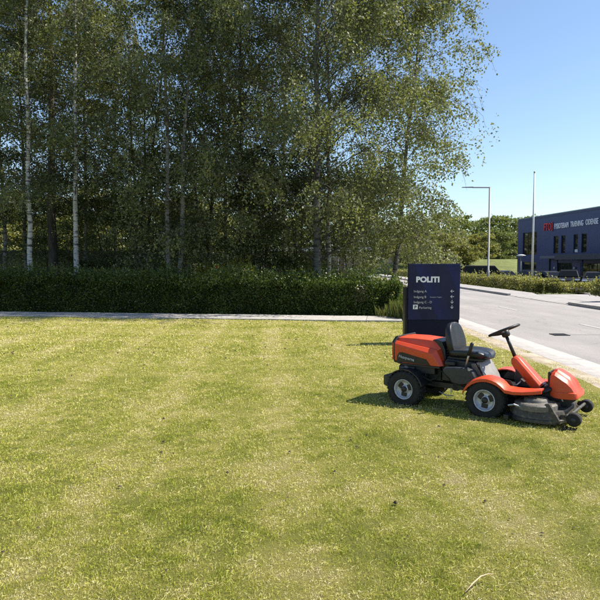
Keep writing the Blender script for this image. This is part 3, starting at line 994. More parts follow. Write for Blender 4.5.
for tx, py in (('Indgang A', 292.3), ('Indgang B', 298.0), ('Indgang C - D', 303.2), ):
    text('lettering', tx, .064, M_TXT, sign, (sx(413.7), -.003, szz(py)))
text('lettering', 'Reception / Vagten', .030, M_TXT, sign, (sx(430), -.003, szz(297.6)))
text('lettering', 'Parkering', .064, M_TXT, sign, (sx(419.2), -.003, szz(308.8)))
pk = MB().b2(sx(413.2), sx(417.9), -.004, 0, szz(309.2), szz(304.7)).build('parking_square', M_WHITE, sign)
text('lettering', 'P', .085, M_NAVY, sign, (sx(415.55), -.0055, szz(308.6)), align='CENTER', bold=.002)


def arrow(parent, x, z, ang, s=.038):
    pts = [(-s, 0), (-.1 * s, s * .8), (.2 * s, s * .8), (-.35 * s, .17 * s), (s, .17 * s), (s, -.17 * s), (-.35 * s, -.17 * s), (.2 * s, -s * .8), (-.1 * s, -s * .8)]
    ca, sa = math.cos(ang), math.sin(ang)
    MB().prism([(x + p * ca - q * sa, z + p * sa + q * ca) for p, q in pts], -.004, -.0005).build('arrow', M_TXT, parent)


for py, an in ((291.2, 0), (296.6, 0), (301.8, PI / 2), (307.0, PI / 2)):
    arrow(sign, sx(452.2), szz(py), an)

# ------------------------------------------------------------------ riding mower
M_OR = pmat('orange_plastic', (0.58, 0.058, 0.012), 0.36, var=0.10, scale=7, bmp=0.05, bscale=180, spec=0.5, coat=0.12, dirt=(0.36, 0.12, 0.06), dirt_amt=0.45)
M_BLK = pmat('black_plastic', (0.010, 0.010, 0.012), 0.45, var=0.3, scale=14, bmp=0.15, bscale=120, dirt=(0.035, 0.032, 0.026), dirt_amt=0.5)
M_GREY = pmat('dark_grey_plastic', (0.020, 0.022, 0.028), 0.5, var=0.2, scale=10, bmp=0.1, dirt=(0.05, 0.048, 0.04), dirt_amt=0.5)
M_VINYL = pmat('black_vinyl', (0.008, 0.0085, 0.011), 0.40, var=0.2, scale=14, bmp=0.12, bscale=200, dirt=(0.03, 0.03, 0.03), dirt_amt=0.4)
M_RUB = pmat('tyre_rubber', (0.013, 0.0125, 0.012), 0.85, var=0.3, scale=20, bmp=0.3, dirt=(0.05, 0.043, 0.03), dirt_amt=0.6)
M_RIM = pmat('rim_paint', (0.45, 0.47, 0.51), 0.42, metal=0.35, var=0.12, scale=18, dirt=(0.12, 0.11, 0.09), dirt_amt=0.6)
M_STEEL = pmat('bare_steel', (0.45, 0.45, 0.45), 0.4, metal=0.9, var=0.2, scale=30)
M_DECK = pmat('deck_steel', (0.050, 0.046, 0.043), 0.55, metal=0.2, var=0.25, scale=12, bmp=0.2, dirt=(0.22, 0.19, 0.12), dirt_amt=0.7)
M_DUST = pmat('dusty_grey_plastic', (0.115, 0.105, 0.095), 0.6, var=0.2, scale=9, dirt=(0.28, 0.25, 0.17), dirt_amt=0.6)
M_LOGO = pmat('logo_grey', (0.42, 0.42, 0.43), 0.4, var=0.05)

mow = empty('riding_mower', (1.414, 7.01, 0.0), math.radians(-37), 'orange and black front-deck riding mower with a black seat, parked on the lawn', 'mower')


def wheel(x, y, r, w, side):
    """side -1 right, +1 left; outer face points that way"""
    root = MB()
    hw = w / 2
    rr_ = r * .53
    prof = [(rr_, -hw * .82), (r * .68, -hw * .98), (r * .86, -hw), (r * .955, -hw * .86), (r * .985, -hw * .5), (r * .99, 0), (r * .985, hw * .5), (r * .955, hw * .86), (r * .86, hw), (r * .68, hw * .98), (rr_, hw * .82)]
    root.lathe(prof, (0, 0, 0), 'y', 40)
    for k in range(26):                                  # tread blocks
        a = 2 * PI * k / 26
        for s in (-1, 1):
            aa = a + (0.12 if s > 0 else 0)
            m = Matrix.Rotation(-aa, 3, 'Y')
            c = m @ Vector((r * .985, s * hw * .55, 0))
            root.box(c, (r * .05, hw * .62, r * .13), m @ Matrix.Rotation(s * .5, 3, 'X'))
    t = root.build('tyre', M_RUB, mow, smooth=True, loc=(x, y, r - .012))
    o = hw * side
    q = MB()
    q.lathe([(rr_ * 1.04, o * .86), (rr_ * 1.06, o * .95), (rr_ * .98, o * .96), (rr_ * .93, o * .80), (rr_ * .80, o * .50), (rr_ * .62, o * .42), (rr_ * .40, o * .46), (rr_ * .30, o * .62), (rr_ * .14, o * .66), (0.001, o * .66)], (0, 0, 0), 'y', 32)
    rim = q.build('rim', M_RIM, t, smooth=True)
    h = MB()
    h.lathe([(rr_ * .30, o * .45), (rr_ * .30, o * .80), (rr_ * .22, o * .88), (.001, o * .88)], (0, 0, 0), 'y', 18)
    h.build('hub_cap', M_BLK, t, smooth=True)
    for k in range(3):                                   # dark openings of the rim, as three wide slots with ribs between
        a = 2 * PI * k / 3 + .4
        m = Matrix.Rotation(-a, 3, 'Y')
        c = m @ Vector((rr_ * .58, o * .475, 0))
        MB().box(c, (rr_ * .42, abs(o) * .12, rr_ * .62), m).build('slot', M_BLK, t, bevel=rr_ * .07)
    MB().lathe([(r * .60, o * 1.0), (r * .64, o * 1.03), (r * .68, o * 1.0)], (0, 0, 0), 'y', 36).build('bead', M_RUB, t, smooth=True)
    return t


wheel(0.0, -.345, .205, .165, -1)
wheel(0.0, .345, .205, .165, 1)
wheel(.925, -.345, .205, .165, -1)
wheel(.925, .345, .205, .165, 1)

# --- engine hood
mb = MB()
for s in (-1, 1):
    A0 = (-.215, .285 * s, .50); B0 = (-.07, .292 * s, .472); C0 = (.372, .292 * s, .472); D0 = (.282, .302 * s, .602); E0 = (-.21, .288 * s, .685)
    E1 = (-.205, .252 * s, .722); D1 = (.318, .250 * s, .650); C1 = (.410, .255 * s, .478)
    E2 = (-.200, .222 * s, .708); D2 = (.312, .222 * s, .640); C2 = (.400, .220 * s, .478)
    T0 = (-.195, .205 * s, .748); T1 = (.03, .20 * s, .752); T2 = (.255, .188 * s, .738); T3 = (.345, .19 * s, .66)
    K0 = (-.195, 0, .758); K1 = (.03, 0, .764); K2 = (.255, 0, .750)
    # rows as one grid: bottom/side, facet, groove, shoulder, top
    mb.add([A0, B0, C0, D0, E0], [(0, 1, 2, 3, 4)])
    mb.add([E0, D0, D1, E1], [(0, 1, 2, 3)])
    mb.add([D0, C0, C1, D1], [(0, 1, 2, 3)])
    mb.add([E1, D1, D2, E2], [(0, 1, 2, 3)])
    mb.add([D1, C1, C2, D2], [(0, 1, 2, 3)])
    mb.add([E2, D2, T2, T1, T0], [(0, 1, 2, 3, 4)])
    mb.add([T0, T1, K1, K0], [(0, 1, 2, 3)])
    mb.add([T1, T2, K2, K1], [(0, 1, 2, 3)])
    mb.add([D2, C2, (.40, 0, .478), (.34, 0, .66), T3], [(0, 1, 2, 3, 4)])
    mb.add([D2, T3, T2], [(0, 1, 2)])
me = mb.mesh('hood')
bm = bmesh.new(); bm.from_mesh(me); bmesh.ops.remove_doubles(bm, verts=bm.verts, dist=.0005); bmesh.ops.recalc_face_normals(bm, faces=bm.faces); bm.to_mesh(me); bm.free()
me.polygons.foreach_set('use_smooth', [True] * len(me.polygons))
hood = link_mesh('hood', me, M_OR, mow)
md = hood.modifiers.new('bevel', 'BEVEL'); md.width = .009; md.segments = 3; md.limit_method = 'ANGLE'; md.angle_limit = math.radians(18); md.harden_normals = True
# black rear surround, top vent, lower trim and badge panel
mb = MB()
mb.loft([[(-.252, -.225, .565), (-.238, -.255, .70), (-.225, -.20, .755), (-.222, .20, .755), (-.238, .255, .70), (-.252, .225, .565), (-.235, .20, .475), (-.235, -.20, .475)],
         [(-.185, -.299, .49), (-.185, -.298, .695), (-.165, -.222, .772), (-.165, .222, .772), (-.185, .298, .695), (-.185, .299, .49), (-.18, .28, .455), (-.18, -.28, .455)]])
mb.build('rear_grille', M_BLK, hood, bevel=.012, seg=3)
MB().prism([(.235, .742), (.262, .757), (.352, .735), (.39, .645), (.40, .50), (.355, .50), (.34, .66)], -.185, .185).build('air_vent', M_BLK, hood, bevel=.008)
for k in range(5):
    MB().b2(.365 + .004 * k, .41, -.15, .15, .53 + .028 * k, .54 + .028 * k).build('louvre', M_BLK, hood)
MB().prism([(-.20, .497), (-.07, .468), (.375, .468), (.37, .445), (-.06, .440), (-.19, .47)], -.288, .288).build('lower_trim', M_BLK, hood, bevel=.005)
for s in (-1, 1):
    p = [(-.150, .478), (-.148, .545), (-.118, .588), (-.085, .590), (.215, .537), (.262, .474)]
    q = MB()
    n = len(p)
    yy = lambda x, z: (s * (.2862 + .012 * (z - .47) / .2 + .008 * (x + .2) / .5 + .004))
    q.add([(x, yy(x, z), z) for x, z in p] + [(x, yy(x, z) - s * .006, z) for x, z in p], [tuple(range(n)), tuple(range(n, 2 * n))] + [(i, (i + 1) % n, n + (i + 1) % n, n + i) for i in range(n)])
    q.build('badge_panel', M_BLK, hood)
    if s < 0:
        text('lettering', 'Husqvarna', .046, M_LOGO, hood, (-.125, -.301, .532), (PI / 2, math.radians(9), 0), bold=.0008)
# --- engine and running gear below the hood
mb = MB()
mb.b2(-.10, .34, -.17, .17, .28, .46).b2(.05, .30, -.25, .25, .36, .455).b2(-.18, .12, -.12, .12, .20, .30)
mb.build('engine', M_BLK, mow, bevel=.015)
mb = MB()
for k in range(7):
    mb.b2(.0 + .03 * k, .012 + .03 * k, -.245, -.175, .33, .44)
mb.build('cooling_fins', M_GREY, mow)
MB().tube([(-.13, -.24, .40), (.06, -.24, .41)], .042, 14).build('muffler', M_GREY, mow, smooth=True)
MB().tube([(-.05, -.27, .435), (-.02, -.285, .415), (.0, -.285, .40)], [.016, .02, .018], 10).build('filler_cap', M_DUST, mow, smooth=True)
mb = MB()
mb.tube([(.10, -.26, .40), (.18, -.28, .33), (.26, -.27, .30), (.36, -.25, .36)], .009, 7)
mb.tube([(.02, -.22, .30), (.14, -.27, .26), (.30, -.25, .25)], .008, 7)
mb.build('hose', M_RUB, mow, smooth=True)
mb = MB()
for s in (-1, 1):
    mb.b2(-.20, 1.18, s * .15 - .02, s * .15 + .02, .215, .275)
mb.b2(-.20, -.16, -.17, .17, .16, .30).b2(.48, .54, -.17, .17, .20, .29)
mb.build('chassis', M_BLK, mow, bevel=.004)
MB().tube([(0, -.30, .193), (0, .30, .193)], .035, 12).build('axle', M_BLK, mow)
MB().tube([(.925, -.30, .193), (.925, .30, .193)], .045, 12).build('axle', M_BLK, mow)
mb = MB()
mb.box((.46, -.16, .20), (.02, .02, .05)).tube([(.33, -.19, .17), (.42, -.21, .145), (.50, -.20, .15)], .006, 6)
mb.build('linkage', M_STEEL, mow)
# --- rear mudguards: black arcs over the rear wheels
for s in (-1, 1):
    secs = []
    for k in range(10):
        a = math.radians(15 + k * 15)
        r1, r2 = .232, .214
        ca, sa = math.cos(a), math.sin(a)
        y0, y1 = s * .22, s * .415
        secs.append([(ca * r1, y0, .193 + sa * r1 * .99), (ca * r1, y1, .193 + sa * r1 * .99 - .004), (ca * r2, y1, .193 + sa * r2), (ca * r2, y0, .193 + sa * r2)])
    MB().loft(secs).build('rear_mudguard', M_BLK, mow, bevel=.003)
# counterweight and tow plate at the tail
MB().b2(-.30, -.20, -.05, .05, .19, .25).build('tow_bar', M_BLK, mow)
mb = MB()
mb.loft([[(-.40, -.16, .155), (-.40, .16, .155), (-.40, .16, .275), (-.40, -.16, .275)], [(-.33, -.20, .15), (-.33, .20, .15), (-.33, .20, .285), (-.33, -.20, .285)], [(-.28, -.20, .16), (-.28, .20, .16), (-.28, .20, .275), (-.28, -.20, .275)]])
mb.build('counterweight', M_GREY, mow, bevel=.015)
# --- body side covers and seat base
for s in (-1, 1):
    p = [(.42, .44), (.445, .478), (.55, .49), (.69, .495), (.755, .465), (.79, .40), (.785, .35), (.72, .315), (.62, .30), (.53, .315), (.50, .36), (.45, .40)]
    q = MB().prism(p, s * .20, s * .335)
    o = q.build('side_cover', M_GREY, mow, bevel=.018, seg=3)
    MB().prism([(.60, .405), (.70, .395), (.70, .388), (.60, .398)], s * .337, s * .331).build('cover_slot', M_BLK, o)
mb = MB().prism([(.36, .30), (.36, .50), (.42, .555), (.74, .545), (.84, .40), (.90, .30)], -.21, .21)
mb.build('body_tub', M_BLK, mow, bevel=.015)
MB().prism([(.752, .541), (.765, .545), (.853, .405), (.912, .305), (.900, .302), (.842, .398)], -.205, .205).build('front_panel', pmat('pale_grey_plastic', (.22, .21, .20), .5, dirt=(.18, .16, .12)), mow, bevel=.003)
for s in (-1, 1):        # bright grey skirt panels in front of the seat
    MB().prism([(.70, .53), (.752, .535), (.83, .40), (.87, .33), (.76, .33)], s * .212, s * .225).build('skirt_panel', M_DUST, mow, bevel=.004)
MB().tube([(.80, -.24, .53), (.83, -.25, .45), (.87, -.25, .36)], .009, 7).build('cable', M_RUB, mow, smooth=True)
MB().b2(.42, .54, -.27, -.18, .49, .535).build('control_box', M_BLK, mow, bevel=.012)
lv = MB().tube([(.665, -.285, .49), (.695, -.29, .60), (.712, -.29, .655)], .011, 8).build('lift_lever', M_STEEL, mow, smooth=True)
MB().tube([(.700, -.29, .625), (.722, -.29, .70), (.738, -.29, .755), (.742, -.29, .768)], [.017, .019, .020, .010], 10).build('grip', M_BLK, lv, smooth=True)


# --- seat
def ellipse_sec(cx, cz, ux, uz, half_w, thick, n=20, pw=3.2, dish=0.0, y0=0.0):
    """section across y; (ux,uz) is the thickness direction"""
    out_ = []
    for k in range(n):
        a = 2 * PI * k / n
        ca, sa = math.cos(a), math.sin(a)
        y = half_w * math.copysign(abs(ca) ** (2 / pw), ca)
        t = thick * math.copysign(abs(sa) ** (2 / pw), sa)
        if sa > 0:
            f = abs(y) / half_w
            t += dish * (f ** 2 - .5) * thick - (0.25 * thick * math.exp(-(y / (.16 * half_w)) ** 2) if dish else 0)
        out_.append((cx + ux * t, y0 + y, cz + uz * t))
    return out_


st_root = MB()
secs = []
for cx, cz, hw, th, ux, uz in ((.40, .60, .10, .02, 0.1, 1), (.415, .605, .185, .045, 0.05, 1), (.48, .612, .215, .055, 0, 1), (.58, .618, .222, .055, 0, 1), (.68, .620, .222, .052, .05, 1), (.76, .615, .212, .050, .15, 1), (.815, .598, .19, .048, .45, .9), (.838, .575, .13, .03, .8, .6), (.842, .57, .04, .012, .9, .5)):
    secs.append(ellipse_sec(cx, cz, ux, uz, hw, th, dish=.55))
st_root.loft(secs)
seat = st_root.build('seat_cushion', M_VINYL, mow, smooth=True, subsurf=1)
secs = []
for cx, cz, hw, th in ((.455, .585, .16, .03), (.452, .62, .195, .05), (.440, .70, .212, .053), (.425, .77, .205, .050), (.410, .84, .185, .047), (.398, .89, .158, .043), (.390, .925, .115, .034), (.386, .942, .05, .018)):
    secs.append(ellipse_sec(cx, cz, .97, .22, hw, th, dish=.75))
MB().loft(secs).build('backrest', M_VINYL, mow, smooth=True, subsurf=1)
MB().prism([(.40, .545), (.80, .545), (.84, .565), (.82, .580), (.42, .580)], -.17, .17).build('seat_pan', M_BLK, mow, bevel=.008)
# --- front platform: mudguards, floor
for s in (-1, 1):
    secs = []
    for k in range(15):
        t = k / 14
        if t < .72:
            a = math.radians(158 - t / .72 * 118)
            x, z = .935 + math.cos(a) * .262, .172 + math.sin(a) * .262
        else:
            q = (t - .72) / .28
            x, z = 1.136 + q * .33, .340 - .010 * math.sin(q * PI) + .018 * q
        y0, y1 = s * .225, s * (.432 if t < .8 else .432 - (t - .8) * .55)
        secs.append([(x, y0, z), (x, y0 + (y1 - y0) * .82, z + .004), (x, y1, z - .014), (x, y1, z - .046), (x, y1 - s * .012, z - .046), (x, y1 - s * .014, z - .02), (x, y0, z - .014)])
    MB().loft(secs).build('front_mudguard', M_OR, mow, smooth=True, bevel=.004, angle=40)
MB().prism([(.84, .30), (1.12, .285), (1.40, .305), (1.40, .325), (1.12, .305), (.84, .32)], -.26, .26).build('floor_plate', M_BLK, mow, bevel=.004)
for s in (-1, 1):
    MB().prism([(.90, .33), (.955, .41), (1.13, .395), (1.17, .33)], s * .228, s * .218).build('tub_wall', M_BLK, mow)
# --- steering column
col = MB()
for s in (0,):
    sec = []
    for cx, cz, dx, hw in ((1.092, .612, .030, .060), (1.118, .578, .052, .075), (1.175, .51, .062, .088), (1.255, .43, .062, .095), (1.330, .355, .060, .100), (1.372, .315, .058, .102)):
        nx, nz = .74, .67
        f = (cx + nx * dx, cz + nz * dx); bk = (cx - nx * dx, cz - nz * dx)
        sec.append([(bk[0], -hw * .8, bk[1]), (bk[0], hw * .8, bk[1]), (f[0] - .02, hw, f[1] - .02), (f[0], hw * .62, f[1]), (f[0], -hw * .62, f[1]), (f[0] - .02, -hw, f[1] - .02)])
    col.loft(sec)
colo = col.build('column_cover', M_OR, mow, bevel=.010, seg=3)
MB().prism([(1.13, .50), (1.20, .445), (1.30, .35), (1.32, .315), (1.14, .315), (1.12, .40)], -.078, .078).build('column_base', M_BLK, mow, bevel=.008)
MB().tube([(1.22, -.09, .415), (1.21, -.15, .385), (1.18, -.165, .35), (1.12, -.17, .325)], .008, 7).build('pedal_rod', M_STEEL, mow, smooth=True)
MB().box((1.235, -.16, .40), (.05, .05, .015), (0, .6, 0)).build('pedal', M_BLK, mow, bevel=.004)
MB().tube([(1.105, 0, .60), (1.045, 0, .735), (.995, 0, .845)], [.021, .018, .017], 12).build('steering_shaft', M_BLK, mow, smooth=True)
sw_c = Vector((.978, 0, .888)); tilt = math.radians(-25)
Rt = Matrix.Rotation(tilt, 4, 'Y')
mb = MB()
ring = [Rt @ Vector((.163 * math.cos(2 * PI * k / 36), .163 * math.sin(2 * PI * k / 36), 0)) for k in range(37)]
mb.tube([sw_c + p for p in ring], .0135, 9, caps=False)
sw = mb.build('steering_wheel', M_BLK, mow, smooth=True)
for a in (PI * .5, -PI * .5, PI):
    p0 = sw_c + Rt @ Vector((0, 0, -.025)); p1 = sw_c + Rt @ Vector((.158 * math.cos(a), .158 * math.sin(a), 0))
    MB().tube([p0, p0.lerp(p1, .5) + Vector((0, 0, -.004)), p1], [.020, .015, .011], 8).build('spoke', M_BLK, sw, smooth=True)
MB().tube([sw_c + Rt @ Vector((0, 0, z)) for z in (-.075, -.06, -.01, .006)], [.030, .044, .044, .030], 16).build('hub', M_BLK, sw, smooth=True)
# --- cutting deck
deck = MB()
zt = .165
out_p = []
for k in range(44):
    a = 2 * PI * k / 44
    x = 1.405 + .285 * math.copysign(abs(math.cos(a)) ** .75, math.cos(a))
    y = .455 * math.copysign(abs(math.sin(a)) ** .55, math.sin(a))
    out_p.append((x, y))
sc = lambda f, z: [(1.405 + (x - 1.405) * f, y * f, z) for x, y in out_p]
deck.loft([sc(1.0, .045), sc(1.012, .048), sc(1.012, .078), sc(.985, .086), sc(.965, .135), sc(.94, zt), sc(.2, zt + .004)])
dk = deck.build('deck_shell', M_DECK, mow, bevel=.006, smooth=True)
for y in (-.27, .0, .27):
    q = MB().lathe([(.205 if y else .19, .0), (.205 if y else .19, .05), (.19 if y else .18, .064), (.12, .068), (.11, .095), (.10, .103), (.001, .104)], (1.40 + (.05 if not y else 0), y, zt - .005), 'z', 36)
    q.build('belt_cover', M_DUST if y else M_BLK, dk, bevel=.004, smooth=True)
MB().b2(1.15, 1.20, -.50, .50, .05, .10).build('deck_rail', M_BLK, dk, bevel=.006)
for s in (-1, 1):
    MB().tube([(1.20, s * .20, .27), (1.33, s * .21, .275), (1.48, s * .18, .325), (1.54, s * .14, .36)], .022, 10).build('lift_arm', M_BLK, dk, smooth=True)
    MB().prism([(1.515, .235), (1.56, .245), (1.665, .075), (1.60, .06)], s * .405, s * .360).build('deck_bracket', M_DECK, dk, bevel=.005)
    MB().tube([(1.18, s * .44, .185), (1.24, s * .46, .205), (1.30, s * .44, .185)], .010, 7).build('spring', M_STEEL, dk)
    # height rollers on the front bar
    ry = s * .36
    w_ = MB().lathe([(.018, -.035), (.056, -.040), (.066, -.030), (.068, 0), (.066, .030), (.056, .040), (.018, .035)], (0, 0, 0), 'y', 24).build('roller', M_RUB, dk, smooth=True, loc=(1.775 if s < 0 else 1.745, ry - s * .02, .112))
    MB().lathe([(.001, -.043), (.024, -.043), (.026, -.036)], (0, 0, 0), 'y', 16).build('roller_hub', M_GREY, w_, smooth=True)
    MB().prism([(1.63, .09), (1.65, .14), (1.76, .15), (1.80, .125), (1.76, .095)], ry + .038 - (.0 if s > 0 else .02), ry + .052 - (.0 if s > 0 else .02)).build('roller_arm', M_DECK, dk, bevel=.003)
MB().tube([(1.70, -.37, .135), (1.73, -.30, .14), (1.735, .30, .14), (1.70, .37, .135)], .016, 8).build('front_bar', M_DECK, dk, smooth=True)
# bracket and box under the front cover
MB().prism([(1.42, .20), (1.40, .33), (1.46, .37), (1.53, .30), (1.72, .285), (1.74, .25), (1.64, .17)], -.12, .12).build('cover_bracket', M_BLK, mow, bevel=.008)
MB().tube([(1.55, -.15, .255), (1.62, -.18, .265), (1.63, -.18, .235)], .008, 7).build('latch', M_STEEL, mow, smooth=True)
# --- orange front cover
fc = MB()
pts = [  # x, z bottom, z top, half width
    (1.492, .335, .500, .135), (1.508, .285, .512, .165), (1.545, .270, .520, .185), (1.60, .268, .490, .195), (1.66, .268, .452, .190), (1.705, .270, .405, .178), (1.738, .272, .345, .160), (1.752, .276, .300, .135)]
secs = []
for x, zb, ztp, hw in pts:
    sh = .04
    secs.append([(x, -hw, zb), (x, -hw * 1.0, zb + .35 * (ztp - zb)), (x, -hw * .95, ztp - sh * .8), (x, -hw * .70, ztp - .004), (x, -hw * .40, ztp - .006), (x, -hw * .25, ztp + .012), (x, hw * .25, ztp + .012), (x, hw * .40, ztp - .006), (x, hw * .70, ztp - .004), (x, hw * .95, ztp - sh * .8), (x, hw, zb + .35 * (ztp - zb)), (x, hw, zb)])
fc.loft(secs)
fco = fc.build('front_cover', M_OR, mow, bevel=.006, seg=2, angle=25)
secs = []
for x, zb, ztp, hw in pts[1:]:
    x2 = x + .010 * (x - 1.5) / .25
    zt_ = min(ztp - .01, .328)
    secs.append([(x2, -hw - .007, zb - .006), (x2, -hw - .007, zt_), (x2, -hw + .012, zt_ + .004), (x2, hw - .012, zt_ + .004), (x2, hw + .007, zt_), (x2, hw + .007, zb - .006)])
MB().loft(secs).build('bumper_band', M_OR, fco, bevel=.005)
MB().prism([(1.468, .36), (1.468, .505), (1.492, .515), (1.500, .40), (1.52, .30), (1.49, .30)], -.125, .125).build('front_cover_back', M_BLK, mow, bevel=.008)

# cut grass lying on the deck and floor
mb = MB()
rg = random.Random(8)
for k in range(420):
    a, q = rg.uniform(0, 2 * PI), rg.random() ** .5
    if k % 3:
        yc = rg.choice((-.27, .27)); x, y, z = 1.40 + math.cos(a) * q * .19, yc + math.sin(a) * q * .19, zt + .060 + (.038 if q < .5 else 0)
    else:
        x, y, z = 1.405 + math.cos(a) * q * .27, math.sin(a) * q * .42, zt + .005
    l_, th = rg.uniform(.008, .024), rg.uniform(0, PI)
    dx, dy = math.cos(th) * l_, math.sin(th) * l_
    mb.add([(x - dx, y - dy, z + .003), (x + dx, y + dy, z + rg.uniform(.002, .009)), (x + dx * .2 - dy * .12, y + dy * .2 + dx * .12, z + .006)], [(0, 1, 2)])
mb.build('cut_grass', pmat('cut_grass', (.22, .22, .06), .8, var=.4, scale=60), dk)['kind'] = 'stuff'
for s in (-1, 1):
    for x, z in ((.46, .46), (.72, .47), (.60, .33)):
        MB().lathe([(.001, s * -.004), (.010, s * -.004), (.012, 0)], (x, s * .337, z), 'y', 10).build('bolt', M_STEEL, mow)
for s in (-1, 1):
    for k in range(4):
        MB().b2(-.238 - .001 * k, -.2, s * .06 - .03 + .0, s * .06 + .03, .53 + .04 * k, .542 + .04 * k).build('grille_slot', M_GREY, hood)
MB().tube([(.30, -.20, .44), (.42, -.27, .40), (.50, -.25, .31), (.62, -.22, .27), (.80, -.22, .24)], .007, 6).build('cable', M_RUB, mow, smooth=True)
# a dark clump of small blocks on the grass under the front of the deck
mb = MB()
rg = random.Random(4)
for k in range(26):
    mb.box((1.74 + rg.uniform(-.07, .06), -.38 + rg.uniform(-.06, .05), .018 + rg.random() * .012), (rg.uniform(.012, .04), rg.uniform(.008, .02), rg.uniform(.006, .02)), (rg.random(), rg.random(), rg.random() * 3))
clip = mb.build('dark_clump', M_SOIL)
clip.location = mow.location; clip.rotation_euler = mow.rotation_euler
tag(clip, 'dark clump on the grass under the front of the mower', 'clippings')

# ------------------------------------------------------------------ stray straw in the foreground
M_STRAW = pmat('dry_straw', (0.50, 0.36, 0.22), 0.6, var=0.3, scale=20)
mb = MB().tube([(.795, 2.80, .022), (.85, 2.86, .034), (.905, 2.915, .040), (.95, 2.945, .036), (.985, 2.955, .03)], [.002, .0038, .0036, .0025, .001], 7)
tag(mb.build('dry_twig', M_STRAW, smooth=True), 'pale dry twig lying on the grass in the foreground', 'twig')

# ------------------------------------------------------------------ street lamp, flagpole, small lamp
M_GALV = pmat('galvanised_steel', (0.20, 0.205, 0.21), 0.6, metal=0.2, var=0.12, scale=6)
lamp = empty('street_lamp', (13.1, 41.8, 0), 0, 'tall grey street lamp with a straight arm reaching over the road', 'street lamp')
MB().tube([(0, 0, -.05), (0, 0, 1.2), (0, 0, 1.21), (0, 0, 6.90)], [.09, .09, .068, .06], 12).build('pole', M_GALV, lamp, smooth=True)
MB().tube([(.055, 0, 6.87), (-1.2, 0, 6.875)], .045, 8).build('arm', M_GALV, lamp)
MB().loft([[(-1.15, -.09, 6.85), (-1.15, .09, 6.85), (-1.15, .09, 6.93), (-1.15, -.09, 6.93)], [(-1.92, -.12, 6.86), (-1.92, .12, 6.86), (-1.92, .10, 6.90), (-1.92, -.10, 6.90)]]).build('lamp_head', M_GALV, lamp, bevel=.015)
fl = empty('flagpole', (14.15, 36.6, 0), 0, 'tall white flagpole without a flag in front of the blue building', 'flagpole')
M_FLAG = pmat('white_pole', (0.55, 0.55, 0.54), 0.35, var=0.06)
MB().tube([(0, 0, -.1), (0, 0, 7.05)], [.075, .042], 14).build('pole', M_FLAG, fl, smooth=True)
MB().lathe([(.001, 7.2), (.04, 7.18), (.055, 7.13), (.04, 7.08), (.03, 7.05)], (0, 0, 0), 'z', 14).build('finial', pmat('finial', (.30, .28, .25), .4), fl, smooth=True)
pl = empty('park_lamp', (22.04, 60, -.5), 0, 'short post lamp with a flat disc head among the parked cars', 'lamp')
MB().tube([(0, 0, -.1), (0, 0, 2.9)], .05, 10).build('pole', M_GALV, pl, smooth=True)
MB().lathe([(.06, 2.86), (.45, 2.92), (.46, 2.97), (.2, 3.04), (.001, 3.06)], (0, 0, 0), 'z', 18).build('lamp_head', pmat('lamp_shade', (.55, .57, .60), .4), pl, smooth=True)
sp = empty('sign_post', (5.45, 76, 0), 0, 'thin far grey post standing by the blue car', 'post')
MB().tube([(0, 0, -.1), (0, 0, 3.4)], .06, 8).build('pole', M_GALV, sp, smooth=True)
MB().b2(-.25, .25, -.075, -.065, 2.7, 3.3).build('plate', pmat('grey_plate', (.35, .36, .38), .5), sp)

# ------------------------------------------------------------------ the blue building
m_, nt, b, out = new_mat('blue_cladding')
tc = nt.nodes.new('ShaderNodeTexCoord'); sp_ = nt.nodes.new('ShaderNodeSeparateXYZ'); nt.links.new(tc.outputs['Object'], sp_.inputs[0])
mt = nt.nodes.new('ShaderNodeMath'); mt.operation = 'MODULO'; mt.inputs[1].default_value = 0.6; nt.links.new(sp_.outputs['X'], mt.inputs[0])
k = ramp(nt, mt.outputs[0], [(0.0, (0.45, 0.45, 0.45)), (0.03, (1, 1, 1)), (0.57, (1, 1, 1)), (0.6, (0.5, 0.5, 0.5))])
c = ramp(nt, noise(nt, .8, 5), [(0.3, (0.024, 0.034, 0.118)), (0.7, (0.030, 0.042, 0.138))])
c = mix(nt, c, k, 1.0, 'MULTIPLY')
nt.links.new(c, b.inputs['Base Color']); b.inputs['Roughness'].default_value = 0.45
bump(nt, b, k, 0.3, .02)
M_CLAD = m_
M_TRIM = pmat('parapet_trim', (0.30, 0.31, 0.33), 0.4, metal=0.4, var=0.1)
M_FRAME = pmat('window_frame', (0.02, 0.021, 0.024), 0.45)
m_, nt, b, out = new_mat('window_glass')
b.inputs['Base Color'].default_value = (0.012, 0.014, 0.016, 1); b.inputs['Roughness'].default_value = 0.03; b.inputs['Specular IOR Level'].default_value = 0.9
M_GLASS = m_
M_CANOPY = pmat('canopy_dark', (0.018, 0.022, 0.045), 0.45, var=.15)
M_CANOPYG = pmat('canopy_grey', (0.085, 0.095, 0.13), 0.5, var=.1)
M_RED = pmat('red_letters', (0.62, 0.03, 0.025), 0.45, var=.05)
M_WLET = pmat('white_letters', (0.72, 0.74, 0.80), 0.45, var=.04)
ux, uy = .1021653, -.99476744
bld = empty('office_building', (29.1, 80.5, -.5), math.atan2(uy, ux), 'two-storey dark blue flat-roofed building with red and white letters, far right', 'building')
H = 7.98
zo = .5         # picture heights were measured from z 0; the building stands at -0.5
open_ = []      # s0, s1, z0, z1, panes
open_.append((1.43, 5.16, 3.25, 6.15, 3))
for s0, s1 in ((9.18, 10.24), (10.87, 11.76), (13.45, 14.30), (15.02, 15.99), (20.2, 21.2), (22.0, 23.0), (26.0, 27.0), (28.0, 29.0)):
    open_.append((s0, s1, 3.33, 5.38, 1))
open_.append((1.47, 5.12, 1.35, 2.36, 2))
open_.append((10.10, 13.30, 0.05, 2.25, 4))
open_.append((15.0, 23.5, 0.25, 2.2, 6))
open_.append((27.0, 33.0, 0.9, 2.3, 4))
L_ = 44.0
